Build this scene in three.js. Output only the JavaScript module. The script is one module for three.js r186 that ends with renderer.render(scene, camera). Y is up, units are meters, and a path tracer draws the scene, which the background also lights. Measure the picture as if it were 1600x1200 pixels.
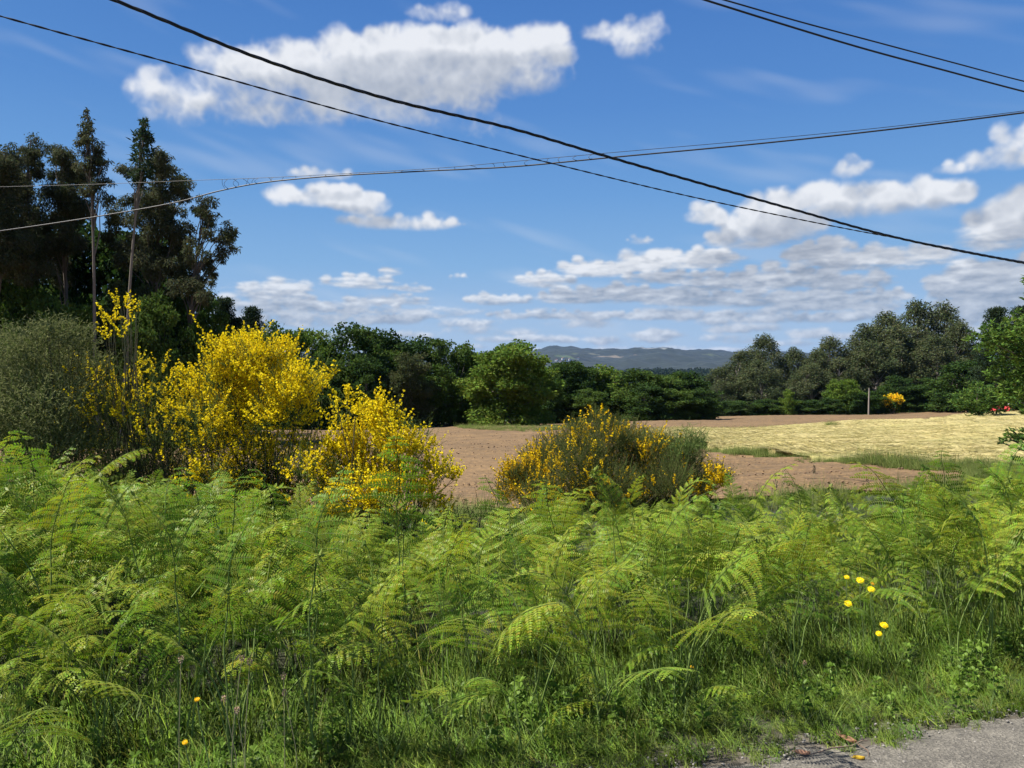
import * as THREE from 'three';
import { createNoise2D, createNoise3D } from 'simplex-noise';

// ---------------------------------------------------------------- camera, sun, exposure
const R = (d) => d * Math.PI / 180;
function rng(seed) { let s = seed | 0; return () => { s = (s + 0x6d2b79f5) | 0; let t = Math.imul(s ^ (s >>> 15), 1 | s); t = (t + Math.imul(t ^ (t >>> 7), 61 | t)) ^ t; return ((t ^ (t >>> 14)) >>> 0) / 4294967296; }; }
const scene = new THREE.Scene();
const camera = new THREE.PerspectiveCamera(53.13, 4 / 3, 0.1, 20000);
const EYE = 1.6, PITCH = Math.atan(35 / 1200);
camera.position.set(0, EYE, 0);
camera.rotation.set(-PITCH, 0, 0);
const renderer = new THREE.WebGLRenderer({ antialias: true });
renderer.toneMapping = THREE.LinearToneMapping;
const EXPOSURE = 2.3;
renderer.toneMappingExposure = EXPOSURE;
renderer.shadowMap.enabled = true;
const SUN = new THREE.Vector3(-0.55, 0.83, -0.07).normalize();
const sun = new THREE.DirectionalLight(new THREE.Color(1.0, 0.95, 0.86), 4.6);
sun.name = 'sun';
sun.position.copy(SUN).multiplyScalar(200);
sun.target.position.set(0, 0, 0);
sun.castShadow = true;
sun.shadow.mapSize.set(4096, 4096);
Object.assign(sun.shadow.camera, { left: -120, right: 120, top: 160, bottom: -60, near: 1, far: 600 });
scene.add(sun, sun.target);
scene.fog = new THREE.FogExp2(new THREE.Color(0.20, 0.45, 1.0), 0.000026);

// ---------------------------------------------------------------- sky: air and clouds
const pix = (px, py, depth) => {           // a point at that distance ahead, read off the photograph's grid of bearings
  const x = (px - 800) / 1200, y = (600 - py) / 1200, c = Math.cos(PITCH), s = Math.sin(PITCH);
  const wy = y * c - s, wz = -(c + y * s), k = depth / -wz;
  return new THREE.Vector3(x * k, EYE + wy * k, -depth);
};
const bearing = (px, py) => { const v = pix(px, py, 1); v.y -= EYE; const l = v.length(); return [Math.atan2(v.x, -v.z) * 180 / Math.PI, Math.asin(v.y / l) * 180 / Math.PI]; };
const sm = (a, b, x) => { const t = Math.min(1, Math.max(0, (x - a) / (b - a))); return t * t * (3 - 2 * t); };
const lerp = (a, b, t) => a + (b - a) * t;
const n3 = createNoise3D(rng(11)), n2 = createNoise2D(rng(12)), n2b = createNoise2D(rng(13));
function makeSky() {
  const W = 4096, H = 2048, data = new Float32Array(W * H * 4);
  const blobs = [], rnd = rng(5);
  const one = (px, py, rx, ry, w) => { const [a, e] = bearing(px, py), k = 180 / Math.PI / 1200 * Math.cos(R(a)) ** 2; blobs.push([a, e, rx * k, ry * 0.0477, w]); };
  const put = (px, py, rx, ry, w) => {        // a flat-based body and the heads that billow out of it
    const up = py > 385 ? .16 : py > 230 ? .12 : .0; w += up; one(px, py + ry * .22, rx * 1.05, ry * .85, w + .02);
    const m = Math.round(3 + rx / ry * 2.6 * Math.min(1.6, .7 + ry / 60));
    for (let k = 0; k < m; k++) { const u = (rnd() * 2 - 1) * .92, top = Math.sqrt(1 - u * u) * ry, r = ry * (.34 + .34 * rnd()) * (ry > 40 ? .75 : 1); one(px + u * rx, py + ry * .25 - (top * 1.0) * (.1 + .9 * rnd()), r * 1.4, r, w + .1 * rnd() - .05); }
  };
  // the large cumulus and its ragged flank
  for (const b of [[640, 105, 215, 72, 1.15], [780, 95, 110, 68, 1.1], [520, 110, 150, 62, 1.05], [400, 120, 110, 58, .85], [650, 60, 70, 30, 0.9], [585, 62, 50, 28, .8], [850, 70, 42, 36, .9], [330, 90, 40, 30, .6], [260, 140, 62, 44, .62], [420, 170, 130, 30, .7], [600, 165, 190, 30, .62], [745, 190, 60, 24, .3], [300, 175, 80, 26, .5]]) put(...b);
  for (const b of [[985, 48, 62, 26, .62], [685, 16, 46, 20, .5], [1000, 75, 30, 20, .3], [520, 308, 84, 21, .95], [565, 318, 45, 26, .85], [500, 270, 46, 12, .55], [620, 346, 95, 17, .85], [690, 350, 40, 10, .5], [440, 305, 24, 18, .5]]) put(...b);
  // right-hand cumulus field
  for (const b of [[1100, 335, 34, 20, .95], [1205, 350, 90, 38, .9], [1230, 318, 70, 26, .8], [1330, 310, 95, 34, .75], [1430, 305, 95, 30, 1.0], [1330, 262, 26, 20, .7], [1170, 372, 70, 20, .8], [1000, 375, 24, 9, .6], [1560, 245, 60, 24, .75], [1590, 215, 36, 28, .75], [1490, 262, 36, 10, .4], [1560, 360, 70, 34, .95], [1620, 330, 70, 40, .95],
    [930, 418, 60, 20, 1.0], [1010, 408, 64, 22, 1.0], [1095, 404, 70, 20, 1.0], [1040, 432, 90, 14, .8], [850, 436, 50, 16, .85], [1330, 402, 110, 24, 1.0], [1280, 392, 60, 20, .95], [1440, 400, 80, 20, .8], [1120, 440, 80, 18, .95], [1215, 434, 80, 22, 1.0], [1310, 440, 90, 20, .9], [900, 462, 70, 16, 1.0], [990, 458, 80, 18, 1.0], [1080, 466, 80, 16, .95], [780, 468, 56, 11, .95], [1180, 466, 80, 18, .95], [1290, 470, 90, 18, .95], [1370, 462, 60, 14, .8], [860, 492, 110, 9, .8], [1050, 492, 130, 10, .85], [1230, 496, 140, 11, .85], [1540, 450, 90, 46, 1.15], [1620, 440, 80, 60, 1.1], [1490, 478, 40, 16, .8], [1590, 500, 90, 30, .9]]) put(...b);
  for (const b of [[560, 440, 60, 15, .8], [640, 450, 34, 9, .5], [612, 424, 20, 9, .5], [420, 455, 70, 22, .75], [380, 480, 60, 22, .75], [520, 478, 110, 18, .75], [610, 468, 70, 12, .6], [640, 494, 50, 6, .6], [716, 433, 14, 6, .4], [470, 500, 150, 14, .6]]) put(...b);
  // low layers close to the horizon, all round
  for (let i = 0; i < 620; i++) { const e = 0.25 + 3.6 * rnd() ** 1.3, a = -180 + 360 * rnd(); blobs.push([a, e, .9 + 2.6 * rnd(), 0.16 + 0.13 * e, 0.6 + 0.45 * rnd(), 1]); }
  // fair-weather cumulus elsewhere
  for (let i = 0; i < 90; i++) { const a = 40 + 280 * rnd(), e = 6 + 50 * rnd() ** 1.7; const r = 2 + 5 * rnd(); for (let k = 0; k < 5; k++) blobs.push([a > 180 ? a - 360 : a + (rnd() - .5) * r * 2, e + (rnd() - .3) * r * .5, r * (.5 + .6 * rnd()), r * .32 * (.6 + .6 * rnd()), .6 + .5 * rnd(), 1]); }
  const bins = Array.from({ length: 360 }, () => []);
  for (const b of blobs) { const m = b[2] * 1.5 + 1.5; for (let a = Math.floor(b[0] - m); a <= b[0] + m; a++) bins[((a + 180) % 360 + 360) % 360].push(b); }
  const base = (list, a, e) => {
    let d = -0.9, s = 0, vs = 0, ws = 1e-6;
    for (const b of list) {
      let u = a - b[0]; if (u > 180) u -= 360; else if (u < -180) u += 360;
      u /= b[2]; const v0 = (e - b[1]) / b[3], v = v0 < 0 ? v0 * 1.3 : v0, q = u * u + v * v;
      if (q < 2.6) { const f = b[4] * (1 - q * 0.85); if (f > 0) { s += f; const w = f * f * f; ws += w; vs += w * (v0 * .85 - u * .28); } if (f > d) d = f; }
    }
    base.v = vs / ws;
    return d > 0 ? Math.min(1.2, d * 0.8 + s * 0.12) : d;
  };
  const cnoise = (x, y, z, e, oct) => {
    const lo = sm(9, 2.5, e), ky = 1 + .7 * lo, k0 = 15 + 11 * lo;
    let f = k0, a = 0.56, t = 0;
    for (let o = 0; o < oct; o++) { const n = n3(x * f + 7.1 * o, y * f * ky + 3.3, z * f - 5.7 * o); t += a * (o > 0 && o < 3 ? .7 - 1.5 * Math.abs(n) : n); a *= 0.53; f *= 2.07; }
    return t;
  };
  const stops = [[0, .44, .57, .72], [3, .36, .53, .76], [7, .24, .45, .745], [12, .155, .355, .70], [18, .10, .265, .625], [25, .07, .205, .55], [40, .045, .15, .45], [90, .022, .085, .33]];
  const air = (e) => { let i = 0; while (i < stops.length - 2 && stops[i + 1][0] < e) i++; const A = stops[i], B = stops[i + 1], t = Math.min(1, Math.max(0, (e - A[0]) / (B[0] - A[0]))); return [lerp(A[1], B[1], t), lerp(A[2], B[2], t), lerp(A[3], B[3], t)]; };
  for (let row = H / 2 - 6; row < H; row++) {
    const up = ((row + .5) / H - .5) * Math.PI, e = Math.max(0, up * 180 / Math.PI), A = air(e), ce = Math.cos(up), y = Math.sin(up);
    for (let col = 0; col < W; col++) {
      const r = ((col + .5) / W - .5) * 2 * Math.PI, x = Math.cos(r) * ce, z = Math.sin(r) * ce;
      let a = (r + Math.PI / 2) * 180 / Math.PI; if (a > 180) a -= 360;
      const inView = Math.abs(a) < 48 && e < 36, oct = inView ? 6 : 4;
      const cs = x * SUN.x + y * SUN.y + z * SUN.z, glow = 1 + 0.22 * Math.max(0, cs) ** 4;
      let c0 = A[0] * glow, c1 = A[1] * glow, c2 = A[2] * (1 + (glow - 1) * .5);
      // thin streaks of high cloud
      const w1 = n3(x * 3 + 1, y * 16 + x * 4, z * 3), wisp = sm(.05, .9, w1 * .7 + .3 * n3(x * 9, y * 50 + x * 14, z * 9)) * .17;
      c0 = lerp(c0, .72, wisp); c1 = lerp(c1, .78, wisp); c2 = lerp(c2, .86, wisp);
      const list = bins[Math.min(359, Math.max(0, Math.floor(a + 180)))];
      const b = base(list, a, e), bv = base.v;
      if (b > -0.35) {
        const n = cnoise(x, y, z, e, oct), low = sm(8, 2, e);
        const D = b - 0.36 + n * (0.50 + .1 * low);
        const alpha = sm(-.26, 0.7 - .16 * low, D) * (0.94 - .05 * low);
        if (alpha > 0.002) {
          const st = lerp(1.5, .4, low);                       // towards the sun: up and to its side
          const bs = base(list, a - st * .5, e + st), nh = cnoise(x, y, z, e, 3), ns = cnoise(x - .008 * lerp(1, .6, low), y + .012 * lerp(1, .6, low), z, e, 3), D2 = bs - 0.30 + ns * .45;
          const bs2 = base(list, a - st * .2, e + st * 2.2) - .2;
          const thick = Math.max(0, D2) * .8 + Math.max(0, bs2) * .5;
          const lit = Math.exp(-thick * (1.35 + .9 * low)) * (0.80 + .22 * sm(0, .9, D)) + .16 * n, puff = .1 + .95 * sm(-.8, .75, bv + n * .55), g = Math.max(0, Math.min(1, lerp(lit * (.7 + .42 * puff), puff * (.62 + .4 * lit), low) * (1 - .16 * sm(16, 11, e)) + (.13 + .1 * low) * (nh - ns)));
          const hi = sm(6, 13, e), k0 = lerp(.25 + .15 * hi, .87, g), k1 = lerp(.295 + .155 * hi, .89, g), k2 = lerp(.38 + .16 * hi, .93, g), hz = low * .25;
          c0 = lerp(c0, lerp(k0, A[0] * 1.05, hz), alpha); c1 = lerp(c1, lerp(k1, A[1] * 1.02, hz), alpha); c2 = lerp(c2, lerp(k2, A[2], hz), alpha);
        }
      }
      const i = (row * W + col) * 4;
      data[i] = c0 / EXPOSURE; data[i + 1] = c1 / EXPOSURE; data[i + 2] = c2 / EXPOSURE; data[i + 3] = 1;
    }
  }
  for (let i = 0; i < W * (H / 2 - 6); i++) data.set([.12 / EXPOSURE, .15 / EXPOSURE, .12 / EXPOSURE, 1], i * 4);
  const t = new THREE.DataTexture(data, W, H, THREE.RGBAFormat, THREE.FloatType);
  t.mapping = THREE.EquirectangularReflectionMapping; t.magFilter = THREE.LinearFilter; t.minFilter = THREE.LinearFilter; t.needsUpdate = true;
  return t;
}
scene.background = makeSky();
scene.environment = scene.background;

// ---------------------------------------------------------------- geometry helpers
const V = (x, y, z) => new THREE.Vector3(x, y, z);
class Shape {                              // collects faces, then becomes one geometry
  constructor() { this.p = []; this.n = []; this.c = []; this.i = []; }
  leaf(bx, by, bz, dx, dy, dz, sx, sy, sz, len, wid, col, fat = .42, cup = 0) {
    let nx = sy * dz - sz * dy, ny = sz * dx - sx * dz, nz = sx * dy - sy * dx; const l = Math.hypot(nx, ny, nz) || 1; nx /= l; ny /= l; nz /= l;
    const k = this.p.length / 3, w = wid / 2, mx = bx + dx * len * fat + nx * cup, my = by + dy * len * fat + ny * cup, mz = bz + dz * len * fat + nz * cup;
    this.p.push(bx, by, bz, mx + sx * w, my + sy * w, mz + sz * w, bx + dx * len, by + dy * len, bz + dz * len, mx - sx * w, my - sy * w, mz - sz * w);
    for (let j = 0; j < 4; j++) { this.n.push(nx, ny, nz); this.c.push(col[0], col[1], col[2]); }
    this.i.push(k, k + 1, k + 2, k, k + 2, k + 3);
  }
  sprig(b, d, len, wid, col, rnd, fat, cup) {   // a leaf along d with a random roll
    let ax = rnd() - .5, ay = rnd() - .5, az = rnd() - .5; const q = ax * d[0] + ay * d[1] + az * d[2]; ax -= q * d[0]; ay -= q * d[1]; az -= q * d[2]; const l = Math.hypot(ax, ay, az) || 1;
    this.leaf(b[0], b[1], b[2], d[0], d[1], d[2], ax / l, ay / l, az / l, len, wid, col, fat, cup);
  }
  tube(pts, rad, sides, col) {
    const base = this.p.length / 3, n = pts.length; let ux = 1, uy = 0, uz = 0;
    for (let k = 0; k < n; k++) {
      const a = pts[Math.max(0, k - 1)], b = pts[Math.min(n - 1, k + 1)]; let tx = b[0] - a[0], ty = b[1] - a[1], tz = b[2] - a[2]; const tl = Math.hypot(tx, ty, tz) || 1; tx /= tl; ty /= tl; tz /= tl;
      if (k === 0) { if (Math.abs(tx) > .8) { ux = 0; uz = 1; } }
      const q = ux * tx + uy * ty + uz * tz; ux -= q * tx; uy -= q * ty; uz -= q * tz; const ul = Math.hypot(ux, uy, uz) || 1; ux /= ul; uy /= ul; uz /= ul;
      const vx = ty * uz - tz * uy, vy = tz * ux - tx * uz, vz = tx * uy - ty * ux, r = Array.isArray(rad) ? rad[k] : rad;
      for (let s = 0; s < sides; s++) {
        const t = s / sides * Math.PI * 2, c = Math.cos(t), sn = Math.sin(t), x = ux * c + vx * sn, y = uy * c + vy * sn, z = uz * c + vz * sn;
        this.p.push(pts[k][0] + x * r, pts[k][1] + y * r, pts[k][2] + z * r); this.n.push(x, y, z); this.c.push(col[0], col[1], col[2]);
        if (k < n - 1) { const i0 = base + k * sides + s, i1 = base + k * sides + (s + 1) % sides; this.i.push(i0, i1, i0 + sides, i1, i1 + sides, i0 + sides); }
      }
    }
  }
  tri(a, b, c, col) {
    const k = this.p.length / 3, u = [b[0] - a[0], b[1] - a[1], b[2] - a[2]], v = [c[0] - a[0], c[1] - a[1], c[2] - a[2]];
    let n = [u[1] * v[2] - u[2] * v[1], u[2] * v[0] - u[0] * v[2], u[0] * v[1] - u[1] * v[0]]; const l = Math.hypot(...n) || 1; n = n.map((t) => t / l);
    this.p.push(...a, ...b, ...c); for (let j = 0; j < 3; j++) { this.n.push(...n); this.c.push(...col); } this.i.push(k, k + 1, k + 2);
  }
  blade(b, az, h, w, bend, col, segs = 3) {   // a grass blade
    const k = this.p.length / 3, cx = Math.cos(az), sx = Math.sin(az);
    for (let j = 0; j <= segs; j++) {
      const t = j / segs, out = bend * h * t * t, y = h * (t - .35 * bend * t * t), ww = w * (1 - t * .92) / 2;
      const nx = cx * .7, nz = sx * .7, ny = .714;
      for (const s of [-1, 1]) { this.p.push(b[0] + cx * out - sx * ww * s, b[1] + y, b[2] + sx * out + cx * ww * s); this.n.push(nx, ny, nz); this.c.push(col[0], col[1], col[2]); }
      if (j < segs) { const q = k + j * 2; this.i.push(q, q + 1, q + 2, q + 1, q + 3, q + 2); }
    }
  }
  geometry() {
    const g = new THREE.BufferGeometry();
    g.setAttribute('position', new THREE.Float32BufferAttribute(this.p, 3)); g.setAttribute('normal', new THREE.Float32BufferAttribute(this.n, 3)); g.setAttribute('color', new THREE.Float32BufferAttribute(this.c, 3));
    g.setIndex(this.i); return g;
  }
}
const unit = (rnd) => { const z = rnd() * 2 - 1, a = rnd() * 6.2832, r = Math.sqrt(1 - z * z); return [r * Math.cos(a), z, r * Math.sin(a)]; };
const nrm = (v) => { const l = Math.hypot(v[0], v[1], v[2]) || 1; return [v[0] / l, v[1] / l, v[2] / l]; };
const mixc = (a, b, t) => [lerp(a[0], b[0], t), lerp(a[1], b[1], t), lerp(a[2], b[2], t)];
const used = new Map();
const numbered = (n) => { const k = used.get(n) ?? 0; used.set(n, k + 1); return k ? `${n}_${String(k).padStart(3, '0')}` : n; };
function part(name, geo, mat, parent) { const m = new THREE.Mesh(geo, mat); m.name = name; m.castShadow = m.receiveShadow = true; parent.add(m); return m; }
function thing(name, label, category, pos, group) { const g = new THREE.Group(); g.name = numbered(name); g.position.copy(pos); g.userData = { label, category }; if (group) g.userData.group = group; scene.add(g); return g; }
function setting(name, geo, mat, label, kind = 'structure') { const m = new THREE.Mesh(geo, mat); m.name = numbered(name); m.castShadow = m.receiveShadow = true; m.userData = { kind, label, category: name.replace(/_/g, ' ').split(' ').slice(-2).join(' ') }; scene.add(m); return m; }
const leafMat = (t = .35, tint = 0xffffff) => new THREE.MeshPhysicalMaterial({ color: tint, vertexColors: true, roughness: 1, specularIntensity: .12, transmission: t, thickness: 0, side: THREE.DoubleSide });
const MAT = {
  leaf: leafMat(.3), fern: Object.assign(leafMat(.42), { clearcoat: .22, clearcoatRoughness: .42 }), petal: leafMat(.35), grass: leafMat(.35),
  bark: new THREE.MeshStandardMaterial({ vertexColors: true, roughness: .95 }),
  stalk: new THREE.MeshStandardMaterial({ vertexColors: true, roughness: .7 }),
  cable: new THREE.MeshStandardMaterial({ color: 0x14151a, roughness: .55 }),
};

// ---------------------------------------------------------------- terrain
const EX = 0.88, ED = 3.02, TX = .9647, TD = .2634;                   // the road edge: a point on it and its direction (x, distance ahead)
const across = (x, d) => -TD * (x - EX) + TX * (d - ED), along = (x, d) => TX * (x - EX) + TD * (d - ED);
const fromRoad = (t, e) => [EX + TX * t - TD * e, ED + TD * t + TX * e];   // -> x, d
const PROFILE = [[-9, -.1], [-6, 0], [0, 0], [.6, -.05], [1.3, -.16], [2.4, -.38], [6.5, -.52], [9.5, -.92], [11, -1.06], [100, -6.9], [130, -9], [250, -17], [520, -30], [900, -40], [1350, -36], [1600, -31], [2000, -62], [2700, -66], [3600, -40], [4600, 4], [5500, 45], [6300, 60], [7600, 20], [14000, -20]];
const slopeAt = (e) => { let i = 0; while (i < PROFILE.length - 2 && PROFILE[i + 1][0] < e) i++; const [a, p] = PROFILE[i], [b, q] = PROFILE[i + 1]; return lerp(p, q, Math.min(1, Math.max(0, (e - a) / (b - a)))); };
const CREST = [[-3000, 60], [-900, 62], [-300, 62], [0, 76], [110, 84], [300, 107], [475, 108], [650, 88], [850, 95], [1000, 100], [1200, 102], [1450, 84], [1750, 74], [2400, 66], [3500, 82], [9000, 60]];
const crestAt = (x) => { let i = 0; while (i < CREST.length - 2 && CREST[i + 1][0] < x) i++; const [a, p] = CREST[i], [b, q] = CREST[i + 1]; const t = Math.min(1, Math.max(0, (x - a) / (b - a))); return lerp(p, q, t * t * (3 - 2 * t)); };
function height(x, d) {
  const e = across(x, d), far = sm(150, 500, d);
  let h = slopeAt(lerp(e, d, far));
  const ee = Math.max(0, e);
  if (ee > .5) h += n2(x * .35, d * .35) * .05 * sm(.6, 3, ee) * (1 - sm(8, 11, ee)) + n2(x * .03, d * .03) * .22 * sm(12, 40, ee);
  if (d > 700) h += (n2(x * .0016, d * .0016) * 22 + n2(x * .005, d * .005) * 8) * sm(700, 3000, d);
  if (d > 3300) h += sm(3600, 6000, d) * (1 - sm(6000, 7600, d)) * (crestAt(x * 6000 / Math.max(d, 3000)) - 62) + n2(x * .0011 + 4, d * .0014) * 14 * sm(3300, 4300, d) * (1 - sm(5200, 5900, d));
  return h;
}
const onGround = (px, py) => { let lo = 1, hi = 400; for (let k = 0; k < 50; k++) { const m = (lo + hi) / 2, p = pix(px, py, m); if (p.y > height(p.x, m)) lo = m; else hi = m; } return pix(px, py, lo); };
const stand = (px, d) => { const x = (px - 800) / 1200 * d; return V(x, height(x, d), -d); };
function tileNoise(size, f0, oct, seed) {
  const out = new Float32Array(size * size), rnd = rng(seed); let amp = 1, tot = 0, f = f0;
  for (let o = 0; o < oct; o++) {
    const g = new Float32Array(f * f); for (let i = 0; i < g.length; i++) g[i] = rnd();
    for (let y = 0; y < size; y++) { const fy = y / size * f, y0 = Math.floor(fy), ty = fy - y0, sy = ty * ty * (3 - 2 * ty), r0 = (y0 % f) * f, r1 = ((y0 + 1) % f) * f;
      for (let x = 0; x < size; x++) { const fx = x / size * f, x0 = Math.floor(fx), tx = fx - x0, sx = tx * tx * (3 - 2 * tx), a = x0 % f, b = (x0 + 1) % f; out[y * size + x] += amp * lerp(lerp(g[r0 + a], g[r0 + b], sx), lerp(g[r1 + a], g[r1 + b], sx), sy); } }
    tot += amp; amp *= .6; f *= 2;
  }
  for (let i = 0; i < out.length; i++) out[i] /= tot;
  return out;
}
function texture(size, fn, srgb) {
  const d = new Uint8Array(size * size * 4);
  for (let i = 0; i < size * size; i++) { const c = fn(i % size, Math.floor(i / size), i); d[i * 4] = Math.max(0, Math.min(255, c[0])); d[i * 4 + 1] = Math.max(0, Math.min(255, c[1])); d[i * 4 + 2] = Math.max(0, Math.min(255, c[2])); d[i * 4 + 3] = 255; }
  const t = new THREE.DataTexture(d, size, size); t.wrapS = t.wrapT = THREE.RepeatWrapping; t.magFilter = THREE.LinearFilter; t.minFilter = THREE.LinearMipmapLinearFilter; if (srgb) t.colorSpace = THREE.SRGBColorSpace; t.needsUpdate = true; return t;
}
function sheet(us, vs, at, uvs, colorAt) {
  const p = [], uv = [], c = [], idx = [], nu = us.length;
  for (let j = 0; j < vs.length; j++) for (let i = 0; i < nu; i++) { const [x, y, z] = at(us[i], vs[j]); p.push(x, y, z); uv.push(x * uvs, z * uvs); if (colorAt) c.push(...colorAt(x, -z, us[i], vs[j])); }
  for (let j = 0; j < vs.length - 1; j++) for (let i = 0; i < nu - 1; i++) { const k = j * nu + i; idx.push(k, k + 1, k + nu, k + 1, k + nu + 1, k + nu); }
  const g = new THREE.BufferGeometry(); g.setAttribute('position', new THREE.Float32BufferAttribute(p, 3)); g.setAttribute('uv', new THREE.Float32BufferAttribute(uv, 2)); if (colorAt) g.setAttribute('color', new THREE.Float32BufferAttribute(c, 3)); g.setIndex(idx); g.computeVertexNormals(); return g;
}
const spaced = (from, to, s0, grow) => { const o = []; let x = from, s = s0; while (x < to) { o.push(x); x += s; s *= grow; } o.push(to); return o; };
{
  const half = spaced(0, 9500, .3, 1.05), xs = [...half.slice(1).map((v) => -v).reverse(), ...half], ds = [...spaced(.3, 80, .5, 1.15).map((v) => -v).reverse(), ...spaced(0, 14000, .3, 1.04)];
  const fine = tileNoise(512, 16, 5, 21);
  const map = texture(512, (x, y, i) => { const v = .55 + .75 * fine[i]; return [255 * v * .82, 255 * v * .82, 255 * v * .8]; }, true);
  const m = new THREE.MeshStandardMaterial({ map, vertexColors: true, roughness: 1 });
  const g = sheet(xs, ds, (x, d) => [x, height(x, d) - .04 * sm(9, 12, across(x, d)) - 45 * sm(2500, 2750, d), -d], .5, (x, d) => {
    const e = across(x, d), n = n2(x * .6, d * .6) * .5 + .5;
    if (e < 12) return mixc(mixc([.17, .145, .115], [.034, .030, .015], sm(.05, .35, e)), [.045, .07, .016], n * sm(.1, .5, e));
    if (d < 130) return mixc([.085, .13, .035], [.10, .115, .045], n);
    const p = n2b(x * .004, d * .004); return p > .45 ? [.16, .17, .06] : mixc([.035, .055, .022], [.05, .07, .028], n);
  });
  setting('ground', g, m, 'rough grassy ground falling away from the road towards the valley');
}
{ // hills on the far side of the valley
  const xs = []; for (let x = -4200; x <= 5600; x += 26) xs.push(x);
  const ds = []; for (let d = 2600; d <= 8000; d += 30) ds.push(d);
  const fieldsFar = [[640, 5050, 90, 60, .12, .10, .07], [760, 4950, 60, 50, .14, .10, .08], [560, 5200, 50, 25, .10, .10, .06], [985, 5400, 90, 30, .14, .15, .15], [1075, 5350, 50, 25, .14, .15, .14], [330, 4560, 80, 22, .05, .075, .03], [1350, 5200, 60, 20, .05, .065, .03], [420, 5000, 50, 20, .05, .065, .03]];
  const g = sheet(xs, ds, (x, d) => [x, height(x, d) + (n2(x * .013, d * .013) * 6 + n2b(x * .045, d * .045) * 5) , -d], .01, (x, d) => {
    for (const f of fieldsFar) { const q = ((x - f[0]) / f[2]) ** 2 + ((d - f[1]) / f[3]) ** 2 + n2(x * .03, d * .03) * .3; if (q < 1) return [f[4], f[5], f[6]]; }
    const n = n2(x * .012, d * .006) * .5 + .5, m = n2b(x * .04, d * .03) * .5 + .5; return mixc(mixc([.007, .012, .008], [.014, .021, .012], n), [.018, .024, .014], m * m * .6);
  });
  const m = new THREE.MeshStandardMaterial({ vertexColors: true, roughness: 1 });
  setting('hills', g, m, 'long low wooded hills beyond the valley');
}
{ // ploughed field
  const a = tileNoise(1024, 8, 7, 31), b = tileNoise(1024, 64, 4, 32), rnd = rng(33);
  const hgt = new Float32Array(1024 * 1024); for (let i = 0; i < hgt.length; i++) { const y = Math.floor(i / 1024); hgt[i] = .5 * a[i] + .5 * b[i] + .10 * Math.sin(y / 1024 * Math.PI * 2 * 18 + 2.5 * a[i]); }
  const map = texture(1024, (x, y, i) => { const v = .72 + .30 * a[i] + .26 * (b[i] - .5), pale = b[i] > .66 ? 1.12 : 1, r = (rnd() - .5) * 16; return [126 * v * pale + r, 101 * v * pale + r, 65 * v * pale + r]; }, true);
  const bump = texture(1024, (x, y, i) => { const v = 255 * Math.min(1, hgt[i]); return [v, v, v]; });
  for (const t of [map, bump]) { t.rotation = Math.atan2(-TD, TX); }
  const m = new THREE.MeshStandardMaterial({ map, bumpMap: bump, bumpScale: .07, roughness: 1, vertexColors: true });
  const ts = []; for (let t = -95; t <= 190; t += .55) ts.push(t);
  const es = spaced(9.7, 112, .16, 1.012);
  const rows = (t, e) => .04 * Math.sin(e * 2.1 + .6 * n2(t * .05, e * .2)) + .035 * n2(t * .9, e * 1.7) + .02 * n2b(t * 2.4, e * 4);
  const g = sheet(ts, es, (t, e) => { const ej = e < 9.8 ? e + n2(t * .4, 3) * .5 : e, [x, d] = fromRoad(t, ej); return [x, height(x, d) + .06 + rows(t, e), -d]; }, 1 / 5, (x, d) => {
    const e = across(x, d), t = along(x, d), n = n2(x * .06, d * .1) * .5 + .5, s = n2b(t * .02, e * .7) * .5 + .5;
    const track = Math.exp(-(((e + n2(t * .03, 1) * .5) % 14 - 6.2) ** 2) * 9) * (.4 + .6 * (n2(t * .5, 9) * .5 + .5));
    const k = .68 + .16 * n + .14 * s + .22 * track; return [k, k * (.97 + .03 * track), k * .97];
  });
  setting('ploughed_field', g, m, 'bare brown ploughed field with faint drill lines');
}
// wheat stubble: edges found where they lie on the ground
const stations = [985, 1010, 1040, 1070, 1130, 1210, 1300, 1380, 1460, 1530, 1600, 1700, 1850];
const nearY = [684, 690, 696, 700, 708, 716, 723, 729, 735, 741, 747, 754, 764], farY = [681, 680, 679, 678, 675, 672, 667, 663, 657, 649, 641, 640, 640];
const nearE = stations.map((p, i) => onGround(p, nearY[i])), farE = stations.map((p, i) => onGround(p, farY[i]));
const onCurve = (c, u) => { const k = u * (c.length - 1), i = Math.min(c.length - 2, Math.floor(k)), t = k - i; return [lerp(c[i].x, c[i + 1].x, t), lerp(-c[i].z, -c[i + 1].z, t)]; };
const strawAt = (u, v) => { const [ax, ad] = onCurve(nearE, u), [bx, bd] = onCurve(farE, u); const j = v < .001 ? n2(ax * .5, ad) * .5 : 0; return [lerp(ax, bx, v) + j, lerp(ad, bd, v) + j]; };
const strawH = (x, d) => { const r = Math.sin((d * .93 - x * .28) * 1.25 + n2(x * .06, d * .06) * 1.6); return .08 + .24 * Math.max(0, r) ** 2 + .05 * n2((x * .93 + d * .28) * .12, (d * .93 - x * .28) * .8); };
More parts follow.
